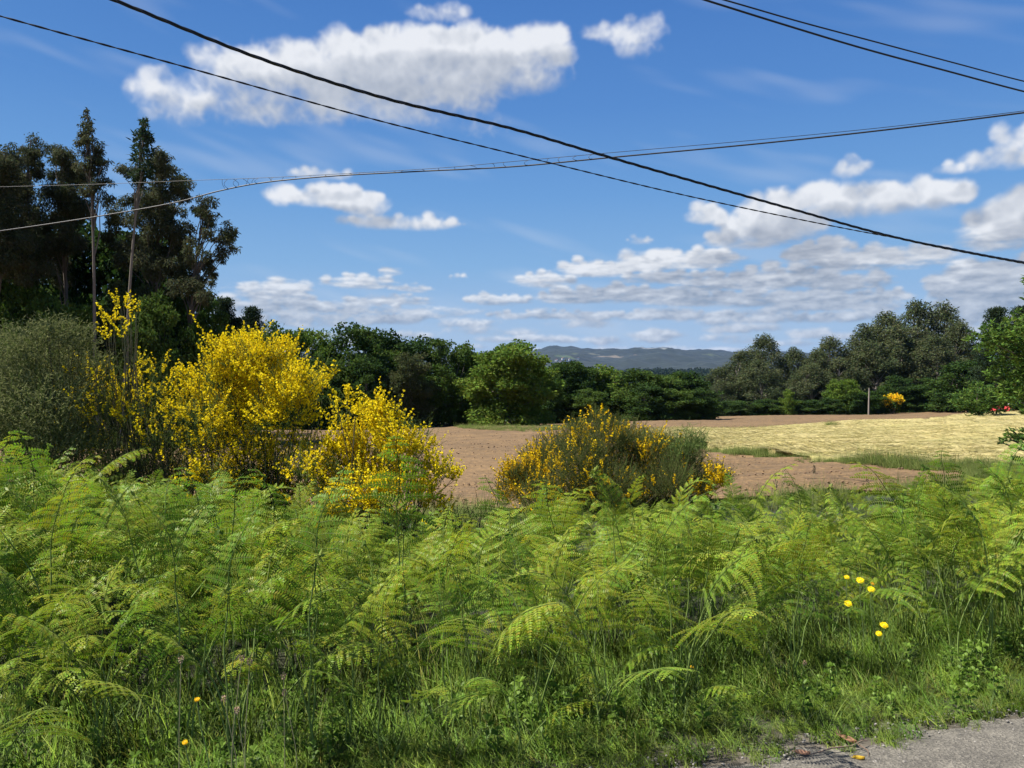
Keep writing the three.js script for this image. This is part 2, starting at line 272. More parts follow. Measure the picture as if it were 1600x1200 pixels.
{
  const a = tileNoise(1024, 24, 6, 41), rnd = rng(42), st = new Float32Array(1024 * 1024);
  for (let k = 0; k < 26000; k++) { let x = rnd() * 1024, y = rnd() * 1024; const an = .27 + (rnd() - .5) * (rnd() < .3 ? 3 : .7), L = 8 + 16 * rnd(), v = rnd() * 1.3 - .4; for (let s = 0; s < L; s++) { const i = (Math.floor(y) & 1023) * 1024 + (Math.floor(x) & 1023); st[i] = v; x += Math.cos(an); y += Math.sin(an); } }
  const map = texture(1024, (x, y, i) => { const v = .78 + .34 * (a[i] - .5) + .22 * st[i], g = a[(i * 7 + 91) & 1048575] > .60 ? .94 : 1; return [214 * v * g, 195 * v, 134 * v * g]; }, true);
  const bump = texture(1024, (x, y, i) => { const v = 255 * Math.min(1, Math.max(0, .5 * a[i] + .3 * st[i] + .2)); return [v, v, v]; });
  const m = new THREE.MeshStandardMaterial({ map, bumpMap: bump, bumpScale: .025, roughness: .9, vertexColors: true });
  const us = [], vs = []; for (let i = 0; i <= 420; i++) us.push(i / 420); for (let j = 0; j <= 210; j++) vs.push(j / 210);
  const g = sheet(us, vs, (u, v) => { const [x, d] = strawAt(u, v); return [x, height(x, d) + (v < .001 ? .02 : .08 + strawH(x, d)), -d]; }, 1 / 3.5, (x, d) => { const r = Math.sin((d * .93 - x * .28) * 1.25 + n2(x * .06, d * .06) * 1.6), n = n2(x * .12, d * .2) * .5 + .5, q = sm(-.6, .7, r), k = n2b((x * .93 + d * .28) * .07, (d * .93 - x * .28) * 1.1) * .5 + .5; return mixc([.42, .48, .27], [1, .98, .92], .18 * n + .40 * q + .42 * k); });
  setting('stubble_field', g, m, 'pale yellow mown field with rows of drying straw');
}
{ // road
  const a = tileNoise(1024, 16, 6, 51), rnd = rng(52), sp = new Float32Array(1024 * 1024);
  for (let k = 0; k < 60000; k++) { const x = Math.floor(rnd() * 1024), y = Math.floor(rnd() * 1024), r = 1 + rnd() * 4.5, v = rnd() * 2 - .9; for (let j = -Math.ceil(r); j <= r; j++) for (let i = -Math.ceil(r); i <= r; i++) if (i * i + j * j < r * r) sp[((y + j) & 1023) * 1024 + ((x + i) & 1023)] = v; }
  const map = texture(1024, (x, y, i) => { const v = .84 + .35 * (a[i] - .5) + .19 * sp[i]; return [110 * v, 105 * v, 95 * v]; }, true), bump = texture(1024, (x, y, i) => { const v = 110 + 70 * sp[i] + 50 * a[i]; return [v, v, v]; });
  const m = new THREE.MeshStandardMaterial({ map, bumpMap: bump, bumpScale: .006, roughness: .92 });
  const ts = []; for (let t = -40; t <= 40; t += .06 + .02 * Math.abs(t)) ts.push(t); const es = [-5.6, -4, -2.5, -1.5, -.8, -.4, -.2, -.1, 0];
  const g = sheet(ts, es, (t, e) => { const j = e > -.15 ? n2(t * 2.2, 5) * .05 + n2b(t * 9, 2) * .025 : 0, [x, d] = fromRoad(t, e + j * (e > -.05 ? 1 : .4)); return [x, height(x, d) + .014 + .004 * n2(t * 3, e * 3) - (e > -.05 ? .012 : 0), -d]; }, 1 / 1.1);
  setting('road', g, m, 'worn grey asphalt lane with a crumbling edge');
}
console.log('terrain done');

// ---------------------------------------------------------------- trees
const KIND = {
  oak: { leaf: [.30, .21], col: [[.020, .046, .010], [.066, .115, .020]], fat: .45, out: .6, droop: .15, bark: [.09, .075, .06] },
  mid: { leaf: [.29, .2], col: [[.034, .068, .012], [.09, .14, .024]], fat: .45, out: .6, droop: .15, bark: [.09, .08, .065] },
  olive: { leaf: [.27, .18], col: [[.045, .06, .02], [.10, .115, .045]], fat: .45, out: .5, droop: .3, bark: [.1, .09, .07] },
  light: { leaf: [.28, .2], col: [[.068, .125, .016], [.155, .215, .03]], fat: .45, out: .6, droop: .15, bark: [.1, .085, .07] },
  lime: { leaf: [.34, .24], col: [[.085, .15, .02], [.16, .22, .035]], fat: .45, out: .6, droop: .1, bark: [.1, .085, .07] },
  euc: { leaf: [.19, .06], col: [[.030, .043, .017], [.105, .108, .052]], fat: .4, out: .35, droop: .75, bark: [.12, .10, .08] },
  eucfar: { leaf: [.46, .17], col: [[.044, .064, .024], [.118, .132, .058]], fat: .4, out: .4, droop: .55, bark: [.26, .22, .18] },
  pine: { leaf: [.34, .10], col: [[.018, .036, .016], [.038, .06, .024]], fat: .4, out: .8, droop: -.2, bark: [.09, .065, .05] },
};
function addClump(s, c, K, rnd, dens = 1) {
  const [x, y, z, rx, ry, rz, tint = rnd()] = c, base = mixc(K.col[0], K.col[1], tint * .75), n = Math.max(10, Math.round(dens * 62 * Math.pow(rx * ry * rz, 2 / 3) / (K.leaf[0] * K.leaf[1] * 4)));
  for (let k = 0; k < n; k++) {
    const u = unit(rnd), q = Math.pow(rnd(), .42) * (1 + .22 * n3(x + u[0] * 1.6, y + u[1] * 1.6, z + u[2] * 1.6));
    const b = [x + u[0] * rx * q, y + u[1] * ry * q, z + u[2] * rz * q], w = unit(rnd), d = nrm([w[0] + u[0] * K.out, w[1] + u[1] * K.out - K.droop * 1.3, w[2] + u[2] * K.out]);
    const sc = .65 + .7 * rnd(), v = rnd(), col = mixc(base, K.col[v > .5 ? 1 : 0], v * .5).map((t) => t * (.85 + .3 * rnd()));
    s.sprig(b, d, K.leaf[0] * sc, K.leaf[1] * sc, col, rnd, K.fat, (rnd() - .5) * .05);
  }
}
function limb(s, a, b, r0, r1, rnd, col, sag = 0, n = 5, sides = 5, bow = .06) {
  const pts = [], rad = [], L = Math.hypot(b[0] - a[0], b[1] - a[1], b[2] - a[2]), ph = rnd() * 9;
  for (let k = 0; k <= n; k++) { const t = k / n, w = Math.sin(t * Math.PI) * L * bow; pts.push([lerp(a[0], b[0], t) + w * Math.sin(ph + t * 4), lerp(a[1], b[1], Math.pow(t, 1 - sag)), lerp(a[2], b[2], t) + w * Math.cos(ph + t * 3)]); rad.push(lerp(r0, r1, t)); }
  s.tube(pts, rad, sides, col); return pts;
}
// a broad-leaved tree: uneven lobes of different size, each built of smaller sprays
function broadTree(seed, h, w, kind, low = .04, dens = 1) {
  const rnd = rng(seed), K = KIND[kind], t = new Shape(), c = new Shape(), clumps = [], lobes = [];
  const n = Math.round(15 + w * .7);
  for (let k = 0; k < n; k++) {
    const yy = 1 - 2 * (k + .5) / n, a = k * 2.39996 + (rnd() - .5) * 1.4, rr = Math.sqrt(Math.max(0, 1 - yy * yy * .85)), r = w * (.11 + .13 * rnd() * rnd() + .03 * rnd()), reach = (.26 + .15 * rnd()) * w * (1 - .3 * Math.max(0, yy));
    lobes.push([Math.cos(a) * rr * reach, Math.min(h - r * .75, h * (low + (1 - low) * (.47 + .43 * yy)) + (rnd() - .5) * h * .12), Math.sin(a) * rr * reach, r]);
  }
  for (const [x, y, z, r] of lobes) {
    const tint = Math.pow(rnd(), 1.3);
    clumps.push([x, y, z, r * .8, r * .62, r * .8, tint]);
    for (let k = 0; k < 7; k++) { const u = unit(rnd), q = r * (.22 + .24 * rnd()); clumps.push([x + u[0] * r * .85, y + (u[1] * .62 + .12) * r, z + u[2] * r * .85, q * 1.15, q * .7, q * 1.15, Math.max(0, Math.min(1, tint + (rnd() - .5) * .5))]); }
  }
  for (let k = 0; k < 9; k++) { const a = k * .698 + rnd() * .4; clumps.push([Math.cos(a) * w * .3, h * (.05 + .09 * rnd()), Math.sin(a) * w * .3, w * .13, h * .085, w * .13]); }
  for (let k = 0; k < 6; k++) clumps.push([(rnd() - .5) * w * .3, h * (.22 + .4 * rnd()), (rnd() - .5) * w * .3, w * .2, h * .13, w * .2]);
  for (const q of clumps) addClump(c, q, K, rnd, dens * .85);
  const top = [(rnd() - .5) * w * .1, h * .74, (rnd() - .5) * w * .1], spine = limb(t, [0, -.3, 0], top, .03 * h * .55, .03, rnd, K.bark, 0, 8, 7);
  for (const q of lobes) limb(t, spine[2 + Math.floor(rnd() * 4)], q, .05 + .004 * h, .015, rnd, K.bark, .2);
  return { trunk: t.geometry(), crown: c.geometry() };
}
// a eucalyptus: bare pale stem, spreading limbs, separate billows of drooping leaves
function eucTree(seed, h, w, kind = 'eucfar', low = .12) {
  const rnd = rng(seed), K = KIND[kind], t = new Shape(), c = new Shape(), clumps = [], lean = (rnd() - .5) * w * .2;
  const n = Math.round(24 + h * 1.5);
  for (let k = 0; k < n; k++) {
    const f = Math.pow((k + .5) / n, .85), y = h * (low + (1 - low) * f), prof = Math.sin(Math.PI * Math.pow(f, .75) * .93 + .12), a = k * 2.4 + rnd(), rr = w * .5 * prof * (.35 + .65 * Math.sqrt(rnd())), r = w * (.10 + .07 * rnd()) * (1.1 - .45 * f);
    clumps.push([Math.cos(a) * rr + lean * f, y - r, Math.sin(a) * rr, r * 1.05, r * (1 + .35 * rnd()), r * 1.05]);
  }
  for (const q of clumps) addClump(c, q, K, rnd, .72);
  const spine = limb(t, [0, -.3, 0], [lean * .9, h * .93, 0], .015 * h, .03, rnd, K.bark, 0, 10, 7);
  for (let k = 0; k < clumps.length; k += 2) { const q = clumps[k], i = Math.max(1, Math.min(9, Math.floor(q[1] / h * 10) - 2)); limb(t, spine[i], q, .08, .02, rnd, K.bark, .25); }
  return { trunk: t.geometry(), crown: c.geometry() };
}
function pineTree(seed, h, w) {
  const rnd = rng(seed), K = KIND.pine, t = new Shape(), c = new Shape(), spine = limb(t, [0, -.3, 0], [(rnd() - .5) * .8, h * .97, 0], .014 * h, .03, rnd, K.bark, 0, 12, 6);
  const tiers = Math.round(h * .9);
  for (let k = 0; k < tiers; k++) { const f = k / (tiers - 1), y = h * (.28 + .7 * f), m = 5; for (let j = 0; j < m; j++) { const a = j / m * 6.28 + k * 1.3 + rnd(), L = w * .5 * (1 - f * .82) * (.55 + .6 * rnd()), q = [Math.cos(a) * L, y + L * .12, Math.sin(a) * L], s = spine[Math.min(12, Math.floor(y / h * 12))]; limb(t, s, q, .05, .015, rnd, K.bark, 0, 3, 4); addClump(c, [q[0], q[1], q[2], .34 * w * .32 + .2, .24 + w * .04, .34 * w * .32 + .2], K, rnd, .8); addClump(c, [q[0] * .55, q[1] - .05, q[2] * .55, .45, .28, .45], K, rnd, .6); } }
  return { trunk: t.geometry(), crown: c.geometry() };
}
function plant(name, label, pos, parts, sx, sy, turn, group) {
  const g = thing(name, label, 'tree', pos, group); g.rotation.y = turn; g.scale.set(sx, sy, sx);
  part('trunk', parts.trunk, MAT.bark, g); part('crown', parts.crown, MAT.leaf, g); return g;
}
const treeTo = (name, label, px, top, d, wpx, variant, ref, turn, group, sink = 0) => {  // stand a tree there and give it its height and spread
  const b = stand(px, d), h = pix(px, top, d).y - b.y; return plant(name, label, b, variant, wpx / 1200 * d / ref[1], h / ref[0], turn, group);
};
const OAKS = [1, 2, 3, 4].map((k) => broadTree(100 + k, 11, 9, 'oak')), LIGHTS = [1, 2].map((k) => broadTree(120 + k, 10, 9, 'light')), LIMES = [1].map((k) => broadTree(130 + k, 9, 8, 'lime'));
const MIDS = [1, 2].map((k) => broadTree(170 + k, 11, 9, 'mid')), OLIVE = broadTree(175, 11, 9, 'olive');
const EUCS = [1, 2, 3, 4].map((k) => eucTree(140 + k, 20, 12)), PINES = [1, 2].map((k) => pineTree(150 + k, 14, 6));
console.log('tree variants done');
const OG = 'dark oaks along the far edge of the ploughed field', OL = 'dense dark green oak in the tree line behind the ploughed field';
[[300, 525, 66, 180], [385, 520, 78, 140], [436, 498, 92, 125], [600, 514, 95, 130], [655, 528, 92, 120], [738, 556, 100, 100], [505, 548, 84, 100], [420, 550, 80, 110], [580, 560, 86, 100]].forEach(([px, top, d, w], i) => treeTo('oak_tree', OL, px, top, d, w, OAKS[i % 4], [11, 9], i * 1.7, OG));
treeTo('oak_tree', 'yellow green oak crown rising among the dark oaks behind the ploughed field', 484, 508, 93, 115, LIGHTS[0], [10, 9], .4);
treeTo('oak_tree', 'dull olive oak at the field edge between darker oaks, above the flowering broom', 640, 546, 86, 92, OLIVE, [11, 9], 2.9);
[[548, 505, 91, 130], [704, 525, 90, 115]].forEach(([px, top, d, w], i) => treeTo('oak_tree', ['big mid green oak between the yellow green crown and the olive oak', 'mid green oak at the field edge beside the lone broad tree'][i], px, top, d, w, MIDS[i], [11, 9], i * 2));
treeTo('field_tree', 'broad light green tree standing alone on a grass patch in the ploughed field', 800, 533, 84, 172, broadTree(161, 10, 10, 'light', .0, 1.25), [10, 10], 1.1);
const MG = 'low trees beyond the lone field tree', ML = 'dark round-topped tree in the low row beyond the ploughed field, below the hills';
[[880, 564, 104, 104], [908, 562, 106, 96], [1070, 579, 108, 110], [1015, 600, 100, 100], [850, 582, 100, 84], [1090, 604, 104, 74]].forEach(([px, top, d, w], i) => treeTo('low_tree', ML, px, top, d, w, OAKS[(i + 1) % 4], [11, 9], i * 2.1 + .5, MG));
[[988, 576, 105, 110], [1035, 582, 103, 100], [918, 606, 101, 80], [1052, 606, 101, 80]].forEach(([px, top, d, w], i) => treeTo('low_tree', 'mid green leafy tree in the low row below the hills', px, top, d, w, MIDS[i % 2], [11, 9], i * 2.3, 'mid green trees of the low row'));
treeTo('low_tree', 'yellow green tree among the dark row of trees below the hills', 948, 570, 107, 96, LIMES[0], [9, 8], 2);
const EG = 'eucalyptus stand beyond the stubble field', EL = 'tall grey green eucalyptus in the stand beyond the stubble field';
[[1120, 572, 150, 84], [1160, 545, 152, 90], [1200, 521, 155, 100], [1238, 541, 152, 84], [1182, 560, 146, 96], [1275, 545, 150, 80], [1300, 524, 154, 100], [1342, 504, 156, 110], [1385, 484, 158, 116], [1428, 466, 160, 124], [1468, 470, 158, 110], [1492, 500, 154, 84], [1405, 505, 152, 110], [1360, 530, 150, 110], [1450, 520, 150, 110], [1270, 566, 146, 90], [1315, 560, 148, 96]].forEach(([px, top, d, w], i) => treeTo('eucalyptus_tree', EL, px, top, d, w, EUCS[i % 4], [20, 12], i * 1.3, EG));
const HG = 'low bushes along the foot of the eucalyptus stand', HL = 'low dark green hedge bush at the foot of the eucalyptus stand';
[[1105, 628, 128, 60], [1150, 626, 128, 66], [1200, 622, 128, 60], [1262, 624, 127, 66], [1300, 622, 127, 56], [1345, 612, 127, 60], [1372, 606, 128, 50], [1430, 600, 132, 76], [1405, 588, 134, 70], [1460, 590, 132, 70]].forEach(([px, top, d, w], i) => treeTo('hedge_bush', HL, px, top, d, w, OAKS[i % 4], [11, 9], i * 1.9, HG).userData.category = 'bush');
treeTo('hedge_bush', 'small round yellow green bush in front of the eucalyptus stand', 1232, 608, 126, 32, LIMES[0], [9, 8], 1).userData.category = 'bush';
treeTo('hedge_bush', 'wide light green bush beside the wooden pole at the stand of eucalyptus', 1325, 590, 129, 60, LIGHTS[1], [10, 9], 1).userData.category = 'bush';
treeTo('hedge_bush', 'pale blossoming bush half hidden behind the light green bush', 1306, 592, 131, 40, LIMES[0], [9, 8], 3).userData.category = 'bush';
[[1500, 566, 124, 110], [1555, 560, 122, 130], [1610, 560, 122, 120]].forEach(([px, top, d, w], i) => treeTo('oak_tree', 'dark oak behind the chestnut trees, past the end of the stubble field', px, top, d, w, OAKS[i], [11, 9], i * 2.3, 'dark oaks past the end of the stubble field'));
[[1556, 484, 118, 70], [1600, 482, 116, 96]].forEach(([px, top, d, w], i) => treeTo('pine_tree', 'dark pine rising above the chestnut at the end of the stubble field', px, top, d, w, PINES[i], [14, 6], i, 'pines above the chestnut'));
[[352, 470, 62, 70], [395, 484, 66, 66], [372, 500, 62, 60]].forEach(([px, top, d, w], i) => treeTo('pine_tree', 'small dark pine beside the tall eucalyptus, above the flowering broom', px, top, d, w, PINES[i % 2], [14, 6], i, 'pines beside the tall eucalyptus'));

// the tall trees at the corner of the field: crowns laid out billow by billow
function bigTree(name, label, basePx, d, topPt, billows, kind, seed, opt = {}) {
  const b = stand(basePx, d), rnd = rng(seed), K = KIND[kind], t = new Shape(), c = new Shape(), loc = (px, py, dd) => { const v = pix(px, py, d + dd); return [v.x - b.x, v.y - b.y, v.z - b.z]; };
  const g = thing(name, label, 'tree', b, opt.group), top = loc(topPt[0], topPt[1], 0), spine = limb(t, [0, -.3, 0], top, opt.r ?? .2, .03, rnd, opt.bark ?? K.bark, 0, 14, 7, opt.deep ? .008 : .02);
  if (!opt.deep) for (let k = billows.length - 2; k >= 0; k--) { const [ax, ay, ar] = billows[k], [bx, by, br] = billows[k + 1]; billows.push([(ax + bx) / 2 + (rnd() - .5) * 50, (ay + by) / 2 + 20, (ar + br) * .42]); }
  for (const [zx, zy, zr] of billows) {
    const r = zr / 2.667 / 1200 * d, q = loc(zx / 2.667, 150 + zy / 2.667, (rnd() - .5) * (opt.deep ?? 4.5));
    for (let k = 0; k < 5; k++) { const u = unit(rnd), f = .42 + .3 * rnd(); addClump(c, [q[0] + u[0] * r * .72, q[1] + u[1] * r * .66, q[2] + u[2] * r * .8, r * f, r * f * .9, r * f], K, rnd, opt.dens ?? .8); }
    const f = Math.max(.12, Math.min(.9, q[1] / top[1] - .12)), s = spine[Math.max(1, Math.floor(f * 14))]; limb(t, s, q, .045, .012, rnd, (opt.bark ?? K.bark).map((v) => v * .75), .15, 5, 5);
  }
  part('trunk', t.geometry(), MAT.bark, g); part('crown', c.geometry(), MAT.leaf, g); return g;
}
const TG = 'tall eucalyptus at the corner of the field';
bigTree('eucalyptus_tree', 'tall dark eucalyptus with a rounded heavy crown standing behind the olive shrub', 4, 46, [-6, 210], [[10, 232, 60], [35, 270, 45], [10, 300, 60], [-40, 260, 80], [-60, 350, 90], [30, 380, 60], [20, 440, 70], [-30, 480, 90], [50, 500, 60], [10, 560, 80], [60, 600, 70], [0, 660, 80], [-60, 620, 100]], 'euc', 201, { group: TG });
bigTree('eucalyptus_tree', 'eucalyptus with a small domed top standing between the cut-off tree and the thin spire', 30, 48, [48, 218], [[130, 206, 50], [110, 250, 36], [155, 262, 40], [130, 330, 55], [95, 400, 60], [150, 420, 60], [120, 500, 70], [60, 570, 60], [150, 590, 70], [90, 660, 80], [160, 520, 50], [150, 690, 70], [60, 730, 80]], 'euc', 202, { group: TG });
bigTree('eucalyptus_tree', 'broad eucalyptus with a flat ragged top behind the thinnest spire', 95, 50, [96, 232], [[228, 245, 45], [268, 228, 40], [295, 262, 50], [250, 310, 50], [300, 340, 60], [240, 390, 55], [290, 430, 65], [330, 470, 55], [230, 480, 55], [300, 530, 70], [220, 570, 65], [270, 620, 70], [200, 650, 60], [350, 330, 40], [240, 720, 70]], 'euc', 203, { group: TG });
bigTree('spire_tree', 'very thin tree with a long bare stem and the tallest feathery spire', 153, 44, [136, 172], [[360, 58, 9], [358, 84, 14], [366, 108, 20], [345, 128, 17], [380, 132, 18], [362, 150, 26], [340, 180, 28], [385, 182, 28], [405, 205, 30], [350, 215, 36], [420, 240, 30], [380, 250, 40], [435, 272, 24], [350, 290, 34], [410, 310, 42], [440, 360, 34], [390, 370, 40], [345, 390, 28], [430, 420, 36]], 'euc', 204, { deep: 1.4, r: .13, bark: [.16, .13, .10] });
bigTree('spire_tree', 'thin leaning tree with a dense pointed tip in front of the widest eucalyptus', 184, 44, [225, 196], [[604, 116, 17], [600, 140, 26], [592, 166, 26], [612, 180, 24], [598, 200, 32], [586, 218, 20], [604, 232, 26], [592, 262, 28], [590, 300, 34], [570, 340, 26], [600, 350, 32]], 'pine', 205, { deep: 1.2, r: .13, bark: [.18, .15, .115] });
bigTree('eucalyptus_tree', 'widest tall eucalyptus with many dark billows of leaves, behind the leaning spire', 218, 49, [250, 250], [[510, 318, 38], [640, 262, 46], [688, 248, 26], [650, 318, 52], [720, 322, 42], [765, 352, 42], [700, 388, 52], [775, 405, 34], [620, 398, 60], [555, 450, 50], [500, 500, 50], [660, 468, 60], [742, 470, 44], [600, 540, 60], [690, 552, 54], [770, 560, 44], [640, 620, 62], [560, 620, 54], [722, 640, 54], [480, 600, 46], [620, 700, 62], [700, 716, 56], [780, 690, 46], [520, 690, 50], [470, 540, 40]], 'euc', 206, { group: TG });
bigTree('eucalyptus_tree', 'eucalyptus with hanging outer billows against the sky at the edge of the tall stand', 262, 47, [322, 320], [[850, 448, 40], [828, 480, 30], [884, 498, 30], [870, 540, 24], [862, 572, 22], [950, 552, 36], [962, 598, 34], [930, 640, 28], [908, 668, 20], [850, 650, 30], [866, 705, 34], [886, 735, 26], [830, 765, 36], [800, 800, 44], [852, 826, 36], [790, 620, 40], [780, 740, 44], [740, 790, 50], [890, 775, 20]], 'euc', 207, { group: TG });
// darker broad-leaved trees under them
[[20, 350, 54, 200], [90, 340, 56, 200], [150, 350, 57, 200], [235, 360, 57, 210], [292, 425, 57, 160], [-50, 380, 52, 210]].forEach(([px, top, d, w], i) => treeTo('understorey_tree', 'dark broad-leaved tree filling the shade under the tall eucalyptus', px, top, d, w, OAKS[(i + 2) % 4], [11, 9], i * 1.1, 'dark trees under the tall eucalyptus'));
[[40, 440, 47, 130], [85, 455, 44, 120], [205, 430, 48, 130], [255, 455, 46, 130], [325, 480, 50, 110], [165, 470, 50, 110]].forEach(([px, top, d, w], i) => treeTo('understorey_tree', 'mid green broad-leaved tree among the stems of the tall eucalyptus', px, top, d, w, [...MIDS, OLIVE][i % 3], [11, 9], i * 1.4, 'mid green trees among the eucalyptus stems'));
[[125, 468, 46, 100], [300, 486, 50, 110]].forEach(([px, top, d, w], i) => treeTo('understorey_tree', ['leafy mid green tree under the thinnest spire', 'mid green tree under the hanging eucalyptus billows, above the broom'][i], px, top, d, w, i ? OAKS[1] : LIGHTS[1], i ? [11, 9] : [10, 9], i * 2));

// chestnuts beside the stubble field: long leaves in rosettes
function chestnut(s, c, rnd, L, n) {
  const [x, y, z, rx, ry, rz] = c;
  for (let k = 0; k < n; k++) {
    const u = unit(rnd), q = Math.pow(rnd(), .4), b = [x + u[0] * rx * q, y + u[1] * ry * q, z + u[2] * rz * q], ax = nrm([u[0] * .7 + (rnd() - .5) * .7, .7 + u[1] * .5, u[2] * .7 + (rnd() - .5) * .7]);
    const base = mixc([.032, .07, .016], [.13, .21, .035], rnd());
    for (let j = 0; j < 7; j++) { const w = unit(rnd), d = nrm([w[0] + ax[0] * .55, w[1] * .6 + ax[1] * .45, w[2] + ax[2] * .55]); s.sprig(b, d, L * (.7 + .5 * rnd()), L * .3, base.map((t) => t * (.85 + .3 * rnd())), rnd, .5, .01); }
  }
}
function chestnutTree(label, basePx, d, topPt, billows, seed, L, per, r) {
  const b = stand(basePx, d), rnd = rng(seed), t = new Shape(), c = new Shape(), g = thing('chestnut_tree', label, 'tree', b), loc = (px, py, dd) => { const v = pix(px, py, d + dd); return [v.x - b.x, v.y - b.y, v.z - b.z]; };
  const top = loc(topPt[0], topPt[1], 0), spine = limb(t, [0, -.2, 0], top, r, .03, rnd, [.09, .075, .06], 0, 10, 7);
  for (const [px, py, rp, sq = .8] of billows) { const rr = rp / 1200 * d, q = loc(px, py, (rnd() - .5) * rr * 2.2); chestnut(c, [q[0], q[1], q[2], rr, rr * sq, rr], rnd, L, Math.round(per * rr * rr)); limb(t, spine[Math.max(1, Math.min(9, Math.floor(q[1] / top[1] * 10) - 2))], q, .05, .012, rnd, [.09, .075, .06], .2, 6, 5); }
  part('trunk', t.geometry(), MAT.bark, g); part('crown', c.geometry(), MAT.leaf, g);
}
chestnutTree('chestnut tree with bright long leaves reaching in over the end of the stubble field', 1655, 34, [1640, 470], [[1535, 530, 24], [1560, 520, 24], [1590, 530, 26], [1615, 510, 40], [1575, 556, 26], [1598, 585, 28], [1560, 585, 20], [1600, 548, 24], [1640, 540, 60], [1650, 600, 60], [1585, 612, 24], [1610, 632, 26], [1545, 545, 16], [1680, 480, 60], [1600, 440, 6], [1640, 450, 40]], 301, .26, 92, .2);
chestnutTree('small low chestnut tree casting a shadow on the stubble field', 1530, 82, [1532, 602], [[1525, 612, 22], [1505, 622, 18], [1550, 620, 22], [1530, 628, 26], [1515, 636, 18], [1555, 634, 18], [1540, 640, 20], [1575, 628, 18], [1495, 630, 12], [1532, 604, 12]], 302, .42, 34, .2);
chestnutTree('dark leafy sapling with twigs reaching out beside the bracken and the stubble', 1650, 17, [1620, 660], [[1578, 686, 12, .7], [1592, 680, 16], [1566, 692, 7, .5], [1600, 692, 18], [1625, 680, 26], [1590, 716, 10, .6], [1612, 730, 20], [1580, 672, 5, .6], [1640, 720, 30], [1578, 730, 8, .5]], 303, .12, 330, .05);
console.log('trees done');

// ---------------------------------------------------------------- far woods
function instanced(name, geo, mat, mats, cols, parent) { const m = new THREE.InstancedMesh(geo, mat, mats.length); m.name = name; mats.forEach((t, i) => { m.setMatrixAt(i, t); if (cols) m.setColorAt(i, cols[i]); }); m.castShadow = m.receiveShadow = true; parent.add(m); return m; }
function stuff(name, label, category) { const g = new THREE.Group(); g.name = name; g.userData = { kind: 'stuff', label, category }; scene.add(g); return g; }
const place = (x, y, z, turn, sx, sy = sx, tilt = 0, tiltAz = 0) => new THREE.Matrix4().compose(V(x, y, z), new THREE.Quaternion().setFromAxisAngle(V(Math.cos(tiltAz), 0, Math.sin(tiltAz)), tilt).multiply(new THREE.Quaternion().setFromAxisAngle(V(0, 1, 0), turn)), V(sx, sy, sx));
{
  const rnd = rng(61), mk = (seed) => { const s = new Shape(), r = rng(seed), K = { leaf: [2.6, 1.9], col: [[.018, .03, .016], [.04, .055, .028]], fat: .45, out: .7, droop: .1 }; for (let k = 0; k < 9; k++) addClump(s, [(r() - .5) * 5, 3 + 9 * r(), (r() - .5) * 5, 2.6, 2.6, 2.6], K, r, .42); return s.geometry(); };
  const g = stuff('far_woods', 'distant woods covering the valley and the middle ridge below the hills', 'woods');
  for (let v = 0; v < 3; v++) {
    const m = [], c = [];
    for (let k = 0; k < 1700; k++) {
      const z = rnd(), d = z < .3 ? 380 + 330 * rnd() : 1250 + 480 * rnd(), px = 690 + 520 * rnd(), x = (px - 800) / 1200 * d, s = .8 + .7 * rnd();
      if (d < 500 && n2(x * .012, d * .012) < -.1) continue;
      m.push(place(x, height(x, d) - 1, -d, rnd() * 6.3, s, s * (.62 + .25 * rnd()))); const q = .65 + .7 * rnd(); c.push(new THREE.Color().setRGB(q, q, q));
    }
    instanced('tree_crowns', mk(70 + v), MAT.leaf, m, c, g);
  }
}
{ // white houses on the far slope
  const rnd = rng(66), wall = new THREE.MeshStandardMaterial({ color: new THREE.Color(.62, .61, .58), roughness: .9 }), roof = new THREE.MeshStandardMaterial({ color: new THREE.Color(.34, .16, .10), roughness: .9 });
  const houses = [[862, 567], [869, 564], [875, 566], [880, 562], [885, 565], [890, 563], [897, 566], [903, 561], [878, 569]];
  houses.forEach(([px, py], i) => {
    let d = 3400; while (d < 6200 && pix(px, py, d).y > height(pix(px, py, d).x, d) + 4) d += 10; const p = stand(px, d); p.y += 4; const w = 9 + 8 * rnd(), dp = 8 + 4 * rnd(), h = 5 + 2 * rnd();
    const g = thing('white_house', 'tiny white house in the village on the wooded hillside', 'house', p, 'white houses of the hillside village'); g.rotation.y = rnd() * .8 - .4;
    const b = new THREE.BoxGeometry(w, h + 5, dp); b.translate(0, h / 2 - 2.5, 0); part('wall', b, wall, g);
    const s = new THREE.Shape(); s.moveTo(-w / 2 - .6, 0); s.lineTo(0, 3.2); s.lineTo(w / 2 + .6, 0); s.closePath(); const e = new THREE.ExtrudeGeometry(s, { depth: dp + 1.2, bevelEnabled: false }); e.translate(0, h + .003, -dp / 2 - .6); part('roof', e, roof, g);
  });
}

